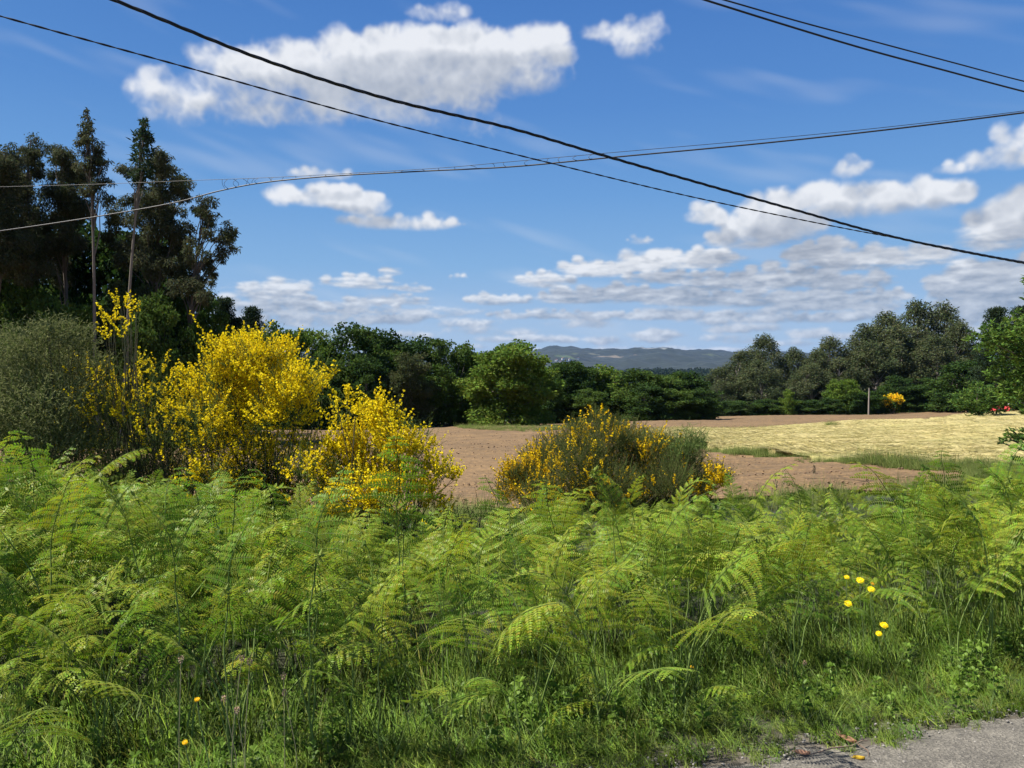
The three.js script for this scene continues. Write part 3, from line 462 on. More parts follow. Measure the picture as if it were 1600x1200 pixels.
// ---------------------------------------------------------------- things by the far trees
{
  const p = stand(1358, 124), top = pix(1358, 607, 124).y - p.y, g = thing('wooden_pole', 'thin pale wooden pole in front of the eucalyptus stand', 'pole', p), s = new Shape(); s.tube([[0, -.4, 0], [.02, top * .5, 0], [.05, top, 0]], [.14, .12, .1], 8, [.30, .26, .21]); part('post', s.geometry(), MAT.bark, g);
  const c = new Shape(); c.tube([[.05, top + .001, 0], [.05, top + .12, 0]], [.12, .07], 8, [.2, .18, .15]); part('cap', c.geometry(), MAT.bark, g);
}
function yellowBall(px, py, d, r, label) {
  const b = stand(px, d), rnd = rng(71), g = thing('broom_bush', label, 'bush', b), cy = pix(px, py, d).y - b.y, f = new Shape(), y = new Shape(), t = new Shape();
  for (let k = 0; k < 9; k++) { const u = unit(rnd), q = [u[0] * r * .62, cy + u[1] * r * .4, u[2] * r * .62]; addClump(y, [...q, r * .5, r * .42, r * .5, rnd()], { leaf: [.3, .22], col: [[.62, .40, .012], [.86, .60, .02]], fat: .5, out: .5, droop: 0 }, rnd, .8); addClump(f, [q[0] * .9, q[1] - r * .35, q[2] * .9, r * .5, r * .5, r * .5], KIND.oak, rnd, .6); limb(t, [0, -.2, 0], q, .06, .02, rnd, [.1, .09, .06], 0, 4, 4); }
  part('stems', t.geometry(), MAT.bark, g); part('foliage', f.geometry(), MAT.leaf, g); part('blossom', y.geometry(), MAT.petal, g);
}
yellowBall(1395, 628, 126, 1.75, 'round bright yellow broom bush at the foot of the eucalyptus stand');
{ // red farm implement, half hidden behind the chestnuts
  const p = stand(1567, 104), red = new THREE.MeshStandardMaterial({ color: new THREE.Color(.42, .035, .03), roughness: .5 }), dark = new THREE.MeshStandardMaterial({ color: 0x17181a, roughness: .8 }), pale = new THREE.MeshStandardMaterial({ color: new THREE.Color(.6, .58, .52), roughness: .6 });
  const g = thing('farm_implement', 'red farm implement parked behind the small chestnut at the end of the stubble', 'farm machine', p);
  const hood = (x, w, h) => { const s = new THREE.Shape(); s.moveTo(-w / 2, 0); s.lineTo(-w * .2, h); s.lineTo(w * .18, h * .95); s.lineTo(w / 2, .12); s.lineTo(w / 2, 0); s.closePath(); const e = new THREE.ExtrudeGeometry(s, { depth: 1.1, bevelEnabled: true, bevelSize: .04, bevelThickness: .04, bevelSegments: 2 }); e.translate(x, .35, -.55); return e; };
  part('hood', hood(-.75, 1.1, .75), red, g); part('hood', hood(.95, .9, .7), red, g);
  const bar = new THREE.BoxGeometry(1.3, .18, .3); bar.translate(.1, .5, 0); part('frame_bar', bar, dark, g);
  const can = new THREE.CylinderGeometry(.26, .3, .34, 12); can.translate(1.05, 1.24, 0); part('hopper', can, pale, g);
  for (const x of [-.7, .95]) { const w = new THREE.TorusGeometry(.3, .1, 8, 18); w.translate(x, .36, .68); part('wheel', w, dark, g); }
}

// ---------------------------------------------------------------- overhead cables
function cable(name, label, pts, r, group, sides = 7) {
  const P = pts.map(([px, py, d]) => pix(px, py, d)), base = P[0].clone(), g = thing(name, label, 'cable', base, group), cv = new THREE.CatmullRomCurve3(P.map((v) => v.clone().sub(base)), false, 'centripetal'); return { g, cv, base, r };
}
const strand = (c, r, turns, phase, off, n = 420) => { const s = new Shape(), pts = []; for (let k = 0; k <= n; k++) { const t = k / n, p = c.cv.getPointAt(t), a = phase + t * turns * 6.2832; pts.push([p.x, p.y + Math.cos(a) * off, p.z + Math.sin(a) * off]); } s.tube(pts, r, 6, [1, 1, 1]); return s.geometry(); };
{
  const a = cable('overhead_cable', 'thickest black twisted cable sloping steeply down across the clouds', [[-260, -170, 7.4], [-40, -83, 7.8], [178, 0, 8.2], [400, 89, 8.9], [600, 153, 9.6], [800, 201, 10.4], [950, 245, 11], [1235, 326, 12.4], [1400, 371, 13.3], [1600, 411, 14.6], [1900, 464, 17], [2300, 520, 20]], .02);
  for (let k = 0; k < 3; k++) part('strand', strand(a, .0115, 46, k * 2.094, .0115), MAT.cable, a.g);
  const b = cable('overhead_cable', 'thin black twisted cable crossing below the thickest one', [[-300, -60, 11], [0, 25, 12], [280, 102, 13.2], [590, 188, 14.8], [800, 240, 16], [865, 256, 16.4], [1065, 304, 17.8], [1300, 353, 19.6], [1450, 381, 21], [1600, 409, 22.6], [1900, 452, 26]], .014);
  for (let k = 0; k < 2; k++) part('strand', strand(b, .0095, 60, k * 3.1416, .0085), MAT.cable, b.g);
  const c = cable('telephone_cable', 'black cable bent where it hangs from a thin lashed wire', [[-320, 402, 25], [0, 361, 23], [160, 337, 22.2], [280, 315, 21.6], [340, 299, 21.3], [400, 287, 21], [500, 276.5, 20.4], [650, 268, 19.6], [800, 260.5, 18.8], [950, 246.5, 18], [1200, 223, 16.8], [1400, 201, 15.8], [1600, 176, 14.8], [1950, 128, 13]], .017);
  part('sheath', strand(c, .017, 0, 0, 0), MAT.cable, c.g);
  const m = cable('support_wire', 'hair thin wire with loose lashing loops above the bent black cable', [[-320, 300, 25], [0, 292, 23], [160, 287.5, 22.2], [300, 282, 21.5], [420, 277.5, 20.9], [560, 270, 20.1], [700, 261.5, 19.3], [800, 252.5, 18.8], [950, 239, 18], [1200, 217, 16.8], [1400, 197, 15.8], [1600, 173.2, 14.8], [1950, 126, 13]], .005);
  part('wire', strand(m, .0062, 0, 0, 0), MAT.cable, m.g);
  const cp = c.cv.getSpacedPoints(900).map((v) => v.clone().add(c.base)), rnd = rng(81), low = (x) => { let q = cp[0]; for (const v of cp) if (Math.abs(v.x - x) < Math.abs(q.x - x)) q = v; return q; };
  const mp = m.cv.getSpacedPoints(900).map((v) => v.clone().add(m.base));
  const mat2 = new THREE.MeshStandardMaterial({ color: 0x2a2c33, roughness: .5 });
  for (let px = 336; px < 930;) {
    const X = (px - 800) / 1200 * 20.6; const hi = mp.reduce((q, v) => Math.abs(v.x - X) < Math.abs(q.x - X) ? v : q), lo = low(hi.x + (rnd() - .4) * .22), bow = (rnd() - .5) * .22, s = new Shape(), pts = [];
    for (let k = 0; k <= 6; k++) { const t = k / 6; pts.push([lerp(hi.x, lo.x, t) + bow * Math.sin(t * 3.14) - m.base.x, lerp(hi.y, lo.y, t) - m.base.y, lerp(hi.z, lo.z, t) - m.base.z]); }
    s.tube(pts, .0052, 5, [1, 1, 1]); part('lashing_loop', s.geometry(), mat2, m.g); px += px < 440 ? 6 + 11 * rnd() : 14 + 20 * rnd();
  }
  const e = cable('overhead_cable', 'lower of the two parallel black cables high in the clear blue sky', [[700, -128, 8], [900, -64, 8.6], [1102, 0, 9.4], [1230, 40, 10], [1350, 76, 10.6], [1480, 111, 11.3], [1600, 143, 12], [1900, 215, 14]], .013);
  part('sheath', strand(e, .0125, 0, 0, 0), MAT.cable, e.g);
  const f = cable('overhead_cable', 'upper of the two parallel black cables high in the clear blue sky', [[700, -120, 9], [900, -64, 9.6], [1132, 0, 10.4], [1250, 34, 11], [1370, 66, 11.6], [1490, 98, 12.3], [1600, 127, 13], [1900, 196, 15]], .011);
  part('sheath', strand(f, .0105, 0, 0, 0), MAT.cable, f.g);
}
console.log('cables done');

// ---------------------------------------------------------------- shrubs between the bracken and the field
const YEL = [[.68, .51, .008], [.86, .72, .015]], BROOMG = [[.055, .09, .02], [.12, .155, .04]];
const lp = (b, d) => (px, py, dd = 0) => { const v = pix(px, py, d + dd); return [v.x - b.x, v.y - b.y, v.z - b.z]; };
function broom(label, basePx, d, billows, seed, opt = {}) {
  const b = stand(basePx, d), rnd = rng(seed), g = thing(opt.name ?? 'broom_bush', label, 'bush', b), loc = lp(b, d), st = new Shape(), fo = new Shape(), bl = new Shape();
  for (const [px, py, rp, fl, gr] of billows) {
    const r = rp / 1200 * d, q = loc(px, py, (rnd() - .5) * (opt.deep ?? 1.3)), root = [(rnd() - .5) * .5 + (q[0]) * .15, -.05, (rnd() - .5) * .5];
    for (let k = 0; k < (opt.stems ?? 2); k++) { const u = unit(rnd); limb(st, root, [q[0] + u[0] * r * .5, q[1] + u[1] * r * .5, q[2] + u[2] * r * .5], .010, .003, rnd, mixc([.075, .062, .035], [.05, .06, .022], rnd()), -.15, 7, 4); }
    const nS = Math.round((opt.sprigs ?? 700) * r * r * 4) + 6;
    for (let k = 0; k < nS; k++) {
      const u = unit(rnd), t = Math.pow(rnd(), .55), a = [q[0] + u[0] * r * t, q[1] + u[1] * r * t * .9, q[2] + u[2] * r * t], L0 = .09 + .16 * rnd(), dir = nrm([u[0] * .6 + (rnd() - .5) * .9, .75 + u[1] * .4 + (rnd() - .5) * .6, u[2] * .6 + (rnd() - .5) * .9]);
      let L = L0; const shoot = !opt.name && rnd() < .05; if (shoot) { dir[0] = u[0] * .75 + (rnd() - .5) * .4; dir[1] = .8; dir[2] = u[2] * .75; const l = Math.hypot(...dir); dir[0] /= l; dir[1] /= l; dir[2] /= l; L = .28 + .22 * rnd(); }
      const flower = rnd() < (shoot ? Math.max(fl, .55) : fl) * (opt.fl ?? 1) * Math.max(.06, .66 + 1.3 * n3(a[0] * 2.6 + seed, a[1] * 2.6, a[2] * 2.6)), gc = mixc(BROOMG[0], BROOMG[1], rnd());
      fo.sprig(a, dir, L, .007, gc, rnd, .4);
      const m = flower ? Math.round((5 + rnd() * 7) * Math.max(1, L / .2)) : Math.round((gr ?? 5) * (.5 + rnd()));
      for (let j = 0; j < m; j++) {
        const f = (j + rnd()) / m, p = [a[0] + dir[0] * L * f, a[1] + dir[1] * L * f, a[2] + dir[2] * L * f], w = unit(rnd), dd = nrm([w[0] + dir[0] * .5, w[1] + dir[1] * .5, w[2] + dir[2] * .5]);
        if (flower) { const yc = mixc((opt.yel ?? YEL)[0], (opt.yel ?? YEL)[1], rnd()), s = .020 + .012 * rnd(); bl.sprig(p, dd, s * 1.15, s, yc, rnd, .6, .004); bl.sprig(p, nrm([dd[0] + w[1] * .8, dd[1] + w[2] * .8, dd[2] + w[0] * .8]), s, s * .85, yc, rnd, .6, .004); }
        else fo.sprig(p, dd, (opt.leaf ?? .028) * (.7 + .6 * rnd()), (opt.leafw ?? .008), mixc(opt.g0 ?? BROOMG[0], opt.g1 ?? BROOMG[1], rnd()), rnd, .45);
      }
    }
  }
  part('stems', st.geometry(), MAT.bark, g); part('foliage', fo.geometry(), MAT.leaf, g); if (bl.i.length) part('blossom', bl.geometry(), MAT.petal, g);
  return g;
}
broom('tall broom bush thick with yellow blossom beside the leggy half-bare broom', 405, 9.6, [[400, 560, 44, .85], [360, 575, 40, .85], [440, 568, 40, .85], [340, 545, 16, .8], [385, 538, 18, .85], [352, 610, 46, .8], [410, 612, 54, .85], [455, 610, 38, .75], [325, 620, 32, .75], [310, 600, 24, .7], [500, 592, 16, .85], [485, 606, 18, .7], [515, 580, 10, .8], [370, 655, 44, .45], [430, 655, 40, .45], [320, 660, 30, .4], [470, 650, 24, .35], [340, 700, 40, .45], [390, 710, 44, .5], [430, 715, 34, .5], [380, 755, 40, .4], [330, 745, 30, .4], [440, 765, 26, .4], [285, 640, 20, .5], [400, 800, 46, .3], [340, 800, 40, .3], [300, 770, 36, .1], [370, 780, 40, .2], [440, 790, 40, .2], [470, 700, 26, .3]], 401);
broom('low spreading broom bush solid with yellow blossom in front of the brown field', 590, 8.7, [[590, 640, 14, .9], [600, 660, 26, .9], [575, 690, 34, .85], [620, 690, 30, .9], [545, 705, 30, .8], [500, 715, 34, .85], [475, 735, 30, .8], [540, 740, 44, .9], [590, 735, 46, .9], [640, 725, 34, .9], [665, 700, 20, .85], [655, 685, 12, .85], [680, 740, 24, .8], [560, 775, 40, .75], [610, 775, 38, .7], [500, 765, 30, .7], [650, 765, 26, .6], [712, 745, 9, .85], [698, 742, 12, .8], [670, 790, 20, .5], [555, 645, 10, .6], [528, 660, 12, .5], [545, 625, 8, .7], [525, 635, 7, .7], [580, 810, 50, .3], [510, 805, 40, .3]], 402);
broom('leggy half-bare broom with scattered blossom and one tall flowering shoot', 215, 9.9, [[190, 478, 7, .6], [176, 500, 7, .65], [205, 500, 7, .7], [192, 520, 10, .6], [215, 486, 5, .6], [168, 530, 5, .4], [220, 740, 40, .02], [160, 745, 40, .0], [110, 735, 40, 0], [280, 745, 40, .05], [140, 570, 16, .55], [150, 590, 18, .5], [180, 590, 22, .5], [215, 580, 24, .6], [250, 590, 26, .6], [190, 620, 34, .4], [235, 625, 34, .45], [275, 615, 26, .5], [130, 620, 30, .3], [170, 650, 40, .2], [230, 665, 40, .22], [285, 650, 30, .25], [115, 650, 30, .15], [260, 700, 40, .1], [200, 700, 40, .08], [150, 700, 40, .05], [300, 690, 30, .15]], 403, { stems: 4, sprigs: 330 });
broom('grey olive shrub with small drooping leaves next to the leggy broom', 45, 9.3, [[20, 560, 40, 0], [60, 540, 36, 0], [100, 530, 30, .0], [125, 545, 26, 0], [90, 570, 44, 0], [40, 600, 50, 0], [110, 600, 44, .02], [150, 570, 24, .05], [0, 610, 50, 0], [70, 640, 54, 0], [130, 640, 40, .02], [20, 660, 50, 0], [90, 690, 50, 0], [40, 720, 50, 0], [140, 690, 36, 0], [10, 530, 22, 0], [70, 520, 14, 0], [120, 522, 14, 0], [-40, 570, 60, 0], [-40, 650, 70, 0]], 404, { name: 'olive_shrub', leaf: .05, leafw: .013, g0: [.09, .105, .04], g1: [.21, .22, .09], sprigs: 620, stems: 3 });
broom('domed gorse bush, dark and spiny with scattered orange yellow blossom', 950, 11.2, [[935, 672, 20, .08], [905, 690, 32, .2], [950, 690, 36, .12], [985, 690, 30, .18], [870, 705, 32, .2], [840, 720, 30, .3], [905, 725, 44, .08], [955, 730, 46, .06], [1010, 715, 40, .16], [1045, 705, 24, .1], [1060, 725, 30, .05], [820, 745, 26, .62], [800, 745, 18, .6], [850, 750, 36, .15], [795, 770, 22, .5], [905, 765, 44, .1], [960, 765, 44, .1], [1010, 750, 40, .3], [1045, 755, 34, .05], [1085, 755, 26, .1], [1110, 745, 20, .5], [1125, 750, 16, .55], [1100, 762, 20, .4], [840, 780, 34, .12], [890, 795, 40, .04], [960, 800, 44, .03], [1030, 790, 40, .04], [1080, 785, 30, .1], [930, 652, 10, .1], [900, 672, 12, .15], [965, 668, 12, .1], [1030, 690, 14, .15]], 405, { name: 'gorse_bush', leaf: .036, leafw: .006, g0: [.05, .052, .018], g1: [.115, .118, .036], yel: [[.68, .44, .006], [.84, .62, .012]], sprigs: 1800, deep: 1.8, stems: 1, fl: .62 });
broom('tuft of upright bright green broom shoots growing out of the gorse', 1070, 10.9, [[1080, 690, 14, 0], [1065, 705, 20, 0], [1088, 705, 16, .02], [1075, 725, 22, 0], [1055, 735, 20, 0], [1095, 690, 6, 0]], 406, { name: 'broom_shoots', leaf: .12, leafw: .006, g0: [.08, .13, .03], g1: [.15, .21, .06], sprigs: 700, deep: .4 });
broom('dry brown twiggy scrub in the gap before the ploughed field', 735, 8.2, [[730, 815, 26, .02], [700, 800, 24, .12], [760, 805, 20, .03], [720, 835, 30, .06], [780, 800, 16, .05], [690, 822, 20, .25]], 407, { name: 'dry_scrub', leaf: .02, leafw: .008, g0: [.12, .09, .05], g1: [.2, .14, .08], sprigs: 260, stems: 9, deep: .5 });
broom('dark tangle of bare twigs under the leggy broom', 265, 9.2, [[270, 730, 34, .06], [230, 740, 30, .02], [300, 740, 28, .1], [250, 700, 30, .05], [300, 770, 30, .06], [200, 745, 26, 0]], 408, { name: 'dry_scrub', leaf: .02, leafw: .007, g0: [.06, .05, .03], g1: [.1, .085, .045], sprigs: 170, stems: 12, deep: .6 });
broom('low dark green scrub filling the foot of the tall flowering broom', 330, 9.9, [[60, 712, 40, 0], [115, 715, 38, 0], [170, 722, 36, 0], [225, 728, 36, .01], [280, 730, 36, .02], [335, 735, 36, .04], [390, 738, 36, .05], [440, 742, 34, .06], [490, 748, 30, .08], [260, 700, 26, .02], [320, 704, 26, .03], [200, 760, 40, 0], [300, 765, 40, 0], [400, 772, 40, .03], [530, 760, 24, .1]], 409, { name: 'green_scrub', leaf: .045, leafw: .014, g0: [.035, .055, .014], g1: [.09, .12, .03], sprigs: 520, stems: 3, deep: .6 });
console.log('shrubs done');

// ---------------------------------------------------------------- bracken
function frond(seed, o) {
  const rnd = rng(seed), st = new Shape(), bl = new Shape(), side = (rnd() - .5) * .24, N = 26, pts = [], ths = [], tot = o.stipe + o.blade; let x = 0, y = 0;
  for (let i = 0; i <= N; i++) { const s = i / N * tot, f = s < o.stipe ? lerp(o.t0, o.t1, s / o.stipe) : lerp(o.t1, o.t2, Math.pow((s - o.stipe) / o.blade, 1.25)); ths.push(f); pts.push([x, y, side * (s / tot) ** 2 + .006 * Math.sin(s * 22 + seed)]); x += Math.sin(f) * tot / N; y += Math.cos(f) * tot / N; }
  const cut = Math.floor(o.stipe / tot * N), rad = pts.map((_, i) => lerp(.0042, .0011, i / N));
  st.tube(pts.slice(0, cut + 1), rad.slice(0, cut + 1), 5, [.13, .19, .035]); bl.tube(pts.slice(cut), rad.slice(cut).map((v) => v * .98), 5, [.14, .2, .035]);
  const y0 = [.112, .18, .012], y1 = [.295, .355, .030];
  for (let k = 0; k < o.pairs; k++) {
    const t = Math.pow((k + .1) / o.pairs, .82), s = (o.stipe + o.blade * t) / tot * N, i = Math.min(N - 1, Math.floor(s)), f = s - i, P = [lerp(pts[i][0], pts[i + 1][0], f), lerp(pts[i][1], pts[i + 1][1], f), lerp(pts[i][2], pts[i + 1][2], f)], th = lerp(ths[i], ths[i + 1], f), T = [Math.sin(th), Math.cos(th), 0], U = [-Math.cos(th), Math.sin(th), 0];
    for (const sd of [-1, 1]) {
      if (rnd() < .05) continue;
      const L = o.lmax * Math.pow(1 - t, .8) * (.78 + .38 * rnd()) + .012, a = .22 + .45 * t + (rnd() - .5) * .2, lift = (rnd() - .3) * .4; let d = nrm([T[0] * Math.sin(a) + U[0] * lift * .6, T[1] * Math.sin(a) + U[1] * lift * .6, sd * Math.cos(a)]);
      const step = .0095, M = Math.max(4, Math.round(L / step)); let p = [...P], dp = o.droop * (.6 + .8 * rnd());
      const col = mixc(y0, y1, Math.min(1, t * .65 + rnd() * .35)), pr = [[...p]];
      for (let j = 0; j < M; j++) {
        const q = (j + .5) / M; d = nrm([d[0], d[1] - dp * .05 * (14 / M), d[2]]); p = [p[0] + d[0] * L / M, p[1] + d[1] * L / M, p[2] + d[2] * L / M]; if (j % 4 === 3) pr.push([...p]);
        let w = nrm([U[1] * d[2] - 0 * d[1], 0 * d[0] - U[0] * d[2], U[0] * d[1] - U[1] * d[0]]);
        const l = o.pin * Math.pow(Math.max(.02, 1 - q), .62) * Math.min(1, .35 + L / o.lmax) * (.85 + .3 * rnd()) + .003, cc = mixc(col, y1, q * .5).map((v) => v * (.8 + .4 * rnd()));
        for (const e of [-1, 1]) {
          const dd = nrm([w[0] * e + d[0] * .38, w[1] * e + d[1] * .38 - .12 + (rnd() - .5) * .22, w[2] * e + d[2] * .38]), sx = nrm([d[0] - dd[0] * .35 + (rnd() - .5) * .2, d[1] + (rnd() - .5) * .5, d[2] + (rnd() - .5) * .2]), dt = sx[0] * dd[0] + sx[1] * dd[1] + sx[2] * dd[2], S = nrm([sx[0] - dt * dd[0], sx[1] - dt * dd[1], sx[2] - dt * dd[2]]);
          bl.leaf(p[0], p[1], p[2], dd[0], dd[1], dd[2], S[0], S[1], S[2], l, step * .86, cc, .35);
        }
      }
      if (pr.length > 1) bl.tube(pr, .0012, 3, mixc(y1, [.2, .24, .06], .5));
    }
  }
  if (o.curl) for (let k = 0; k < 10; k++) { const P = pts[N]; bl.sprig(P, nrm([rnd() - .2, .3 - rnd(), rnd() - .5]), .03, .014, [.2, .26, .05], rnd); }
  return { stalk: st.geometry(), blade: bl.geometry() };
}
const FR = [
  { stipe: .50, blade: .42, t0: .05, t1: .35, t2: 1.75, pairs: 10, lmax: .19, pin: .023, droop: 1.5 },
  { stipe: .57, blade: .38, t0: -.05, t1: .2, t2: 1.3, pairs: 9, lmax: .165, pin: .021, droop: 1.0 },
  { stipe: .44, blade: .46, t0: .12, t1: .5, t2: 1.9, pairs: 11, lmax: .20, pin: .024, droop: 1.9 },
  { stipe: .64, blade: .30, t0: .0, t1: .1, t2: .8, pairs: 9, lmax: .12, pin: .018, droop: .2, curl: 1 },
  { stipe: .52, blade: .40, t0: .15, t1: .55, t2: 1.5, pairs: 9, lmax: .22, pin: .024, droop: 1.3 },
  { stipe: .36, blade: .38, t0: .2, t1: .75, t2: 2.0, pairs: 10, lmax: .165, pin: .021, droop: 1.7 },
  { stipe: .54, blade: .33, t0: .05, t1: .3, t2: 2.3, pairs: 9, lmax: .145, pin: .019, droop: -.3, curl: 1 },
  { stipe: .46, blade: .42, t0: -.1, t1: .5, t2: 1.5, pairs: 9, lmax: .25, pin: .026, droop: 2.2 },
  { stipe: .48, blade: .36, t0: .1, t1: .8, t2: 1.3, pairs: 8, lmax: .27, pin: .026, droop: 1.2 },
].flatMap((o, i) => [frond(500 + i, o), frond(540 + i, { ...o, stipe: o.stipe * 1.08, blade: o.blade * .9, lmax: o.lmax * .86, t2: o.t2 * .85 })]);
const FERNMATS = [[1, 1, 1], [.74, .88, .8], [1, .96, .7], [.6, .76, .75], [.92, .97, .9]].map((c) => { const m = Object.assign(leafMat(.42), { clearcoat: .22, clearcoatRoughness: .42 }); m.color.setRGB(...c.map((v) => Math.min(1, v))); return m; });
const TOPY = [[-200, 680], [0, 690], [150, 708], [300, 752], [450, 775], [560, 795], [690, 835], [745, 830], [800, 800], [900, 778], [1000, 775], [1100, 775], [1180, 772], [1250, 792], [1400, 790], [1480, 766], [1550, 742], [1600, 732], [1800, 700]];
const topY = (px) => { let i = 0; while (i < TOPY.length - 2 && TOPY[i + 1][0] < px) i++; const [a, p] = TOPY[i], [b, q] = TOPY[i + 1]; return lerp(p, q, Math.min(1, Math.max(0, (px - a) / (b - a)))); };
{
  const rnd = rng(601), spots = [];
  for (let t = -9; t < 13; t += .26) for (let e = .15; e < 8.2; e += .26) {
    const tt = t + (rnd() - .5) * .26, ee = e + (rnd() - .5) * .26, [x, d] = fromRoad(tt, ee); if (d < 1.9 || ee < lerp(.2, .46, sm(-2.4, .9, tt)) + n2(tt * 1.1, 7) * .16) continue;
    const px = 800 + x / d * 1200; if (px < -230 || px > 1850) continue;
    if (ee > 6.6 && px > 680 && px < 770) continue;
    const y = height(x, d), tallSide = 1 + .34 * sm(420, 120, px) * sm(3.5, 6, ee) + .15 * sm(1450, 1600, px) * sm(3, 6, ee), front = sm(.3, 2.3, ee + n2(tt * .8, 2) * .5), want = (.56 + .36 * front) * (.86 + .3 * (n2(x * .7, d * .7) * .5 + .5)) * tallSide, cap = EYE - (topY(px) - 565) / 1200 * d - y + (rnd() - .5) * .14;
    const h = Math.min(want, Math.max(.26, cap * .76)); if (px > 1290 && px < 1402 && d < 4.2) continue; if (rnd() > (front < .08 ? .75 : .97) * (ee < 3.5 ? .9 + .4 * n2b(x * 1.5, d * 1.5) : .97)) continue;
    spots.push({ x, y, d, h, ee, px, front });
  }
  spots.sort((a, b) => (a.d - a.h * .5) - (b.d - b.h * .5));
  const inView = spots.filter((s) => s.px > -60 && s.px < 1660), rest = [];
  const LABELS = ['light green bracken fern with arching fronds in the roadside thicket', 'bracken fern at the front edge of the thicket, leaning over the verge grass'];
  const proto = [];
  for (let v = 0; v < 14; v++) { // a few arrangements of fronds
    const g = new THREE.Group(), r = rng(620 + v), n = 3;
    for (let k = 0; k < n; k++) { const f = FR[(v * 3 + k * 5) % FR.length], m = part('frond', f.blade, FERNMATS[(v + k) % 5], g); m.rotation.set((r() - .5) * .35, k / n * 6.28 + r() * 1.5, (r() - .5) * .35); m.scale.setScalar(.82 + .45 * r()); m.position.set((r() - .5) * .1, -.03, (r() - .5) * .1); part('stalk', f.stalk, MAT.stalk, m); }
    proto.push(g);
  }
  let count = 0;
  for (const s of spots) {
    if (count < 300 && inView.includes(s)) {
      const g = proto[Math.floor(rnd() * 14)].clone(), edge = s.ee < 1.9; g.name = numbered('bracken_fern'); g.position.set(s.x, s.y, -s.d); g.rotation.set((rnd() - .5) * .26, rnd() * 6.28, (rnd() - .5) * .26); g.scale.setScalar(s.h / .74 * (.85 + .4 * rnd()));
      g.userData = { label: LABELS[edge ? 1 : 0], category: 'fern', group: edge ? 'bracken ferns along the verge' : 'bracken ferns of the thicket' }; scene.add(g); count++;
    } else rest.push(s);
  }
  const th = stuff('bracken_thicket', 'dense mass of bracken filling the bank behind the front ferns', 'bracken'), lists = FR.map(() => [[], []]);
  for (const s of rest) for (let k = 0; k < 3; k++) { const v = Math.floor(rnd() * FR.length), sc = s.h / .78 * (.65 + .55 * rnd()); lists[v][0].push(place(s.x + (rnd() - .5) * .15, s.y - .03, -s.d + (rnd() - .5) * .15, rnd() * 6.28, sc, sc, (rnd() - .5) * .7, rnd() * 6.28)); const q = .68 + .32 * rnd(); lists[v][1].push(new THREE.Color().setRGB(q * (.85 + .15 * rnd()), q, q * .9)); }
  lists.forEach(([m, c], v) => { instanced('fronds', FR[v].blade, MAT.fern, m, c, th); instanced('stalks', FR[v].stalk, MAT.stalk, m, null, th); });
  console.log('bracken', spots.length, 'in view', inView.length, 'rest', rest.length);
}

// ---------------------------------------------------------------- grass and low plants
function tuft(seed, n, h, w, spread, bend, c0, c1) { const s = new Shape(), r = rng(seed); for (let k = 0; k < n; k++) { const a = r() * 6.28, q = spread * Math.sqrt(r()); s.blade([Math.cos(a) * q, -.02, Math.sin(a) * q], r() * 6.28, h * (.45 + .65 * r()), w * (.7 + .6 * r()), bend * (.2 + r()), mixc(c0, c1, r())); } return s.geometry(); }
const tufts = [tuft(701, 22, .22, .007, .07, .9, [.09, .19, .014], [.21, .33, .032]), tuft(702, 22, .25, .0075, .09, .7, [.10, .20, .016], [.23, .34, .04]), tuft(703, 20, .15, .007, .08, 1.2, [.14, .25, .022], [.28, .38, .05])];
const tall = [tuft(711, 12, .66, .008, .08, .55, [.08, .15, .015], [.19, .27, .035]), tuft(712, 10, .55, .009, .07, .8, [.09, .16, .018], [.22, .29, .05])];
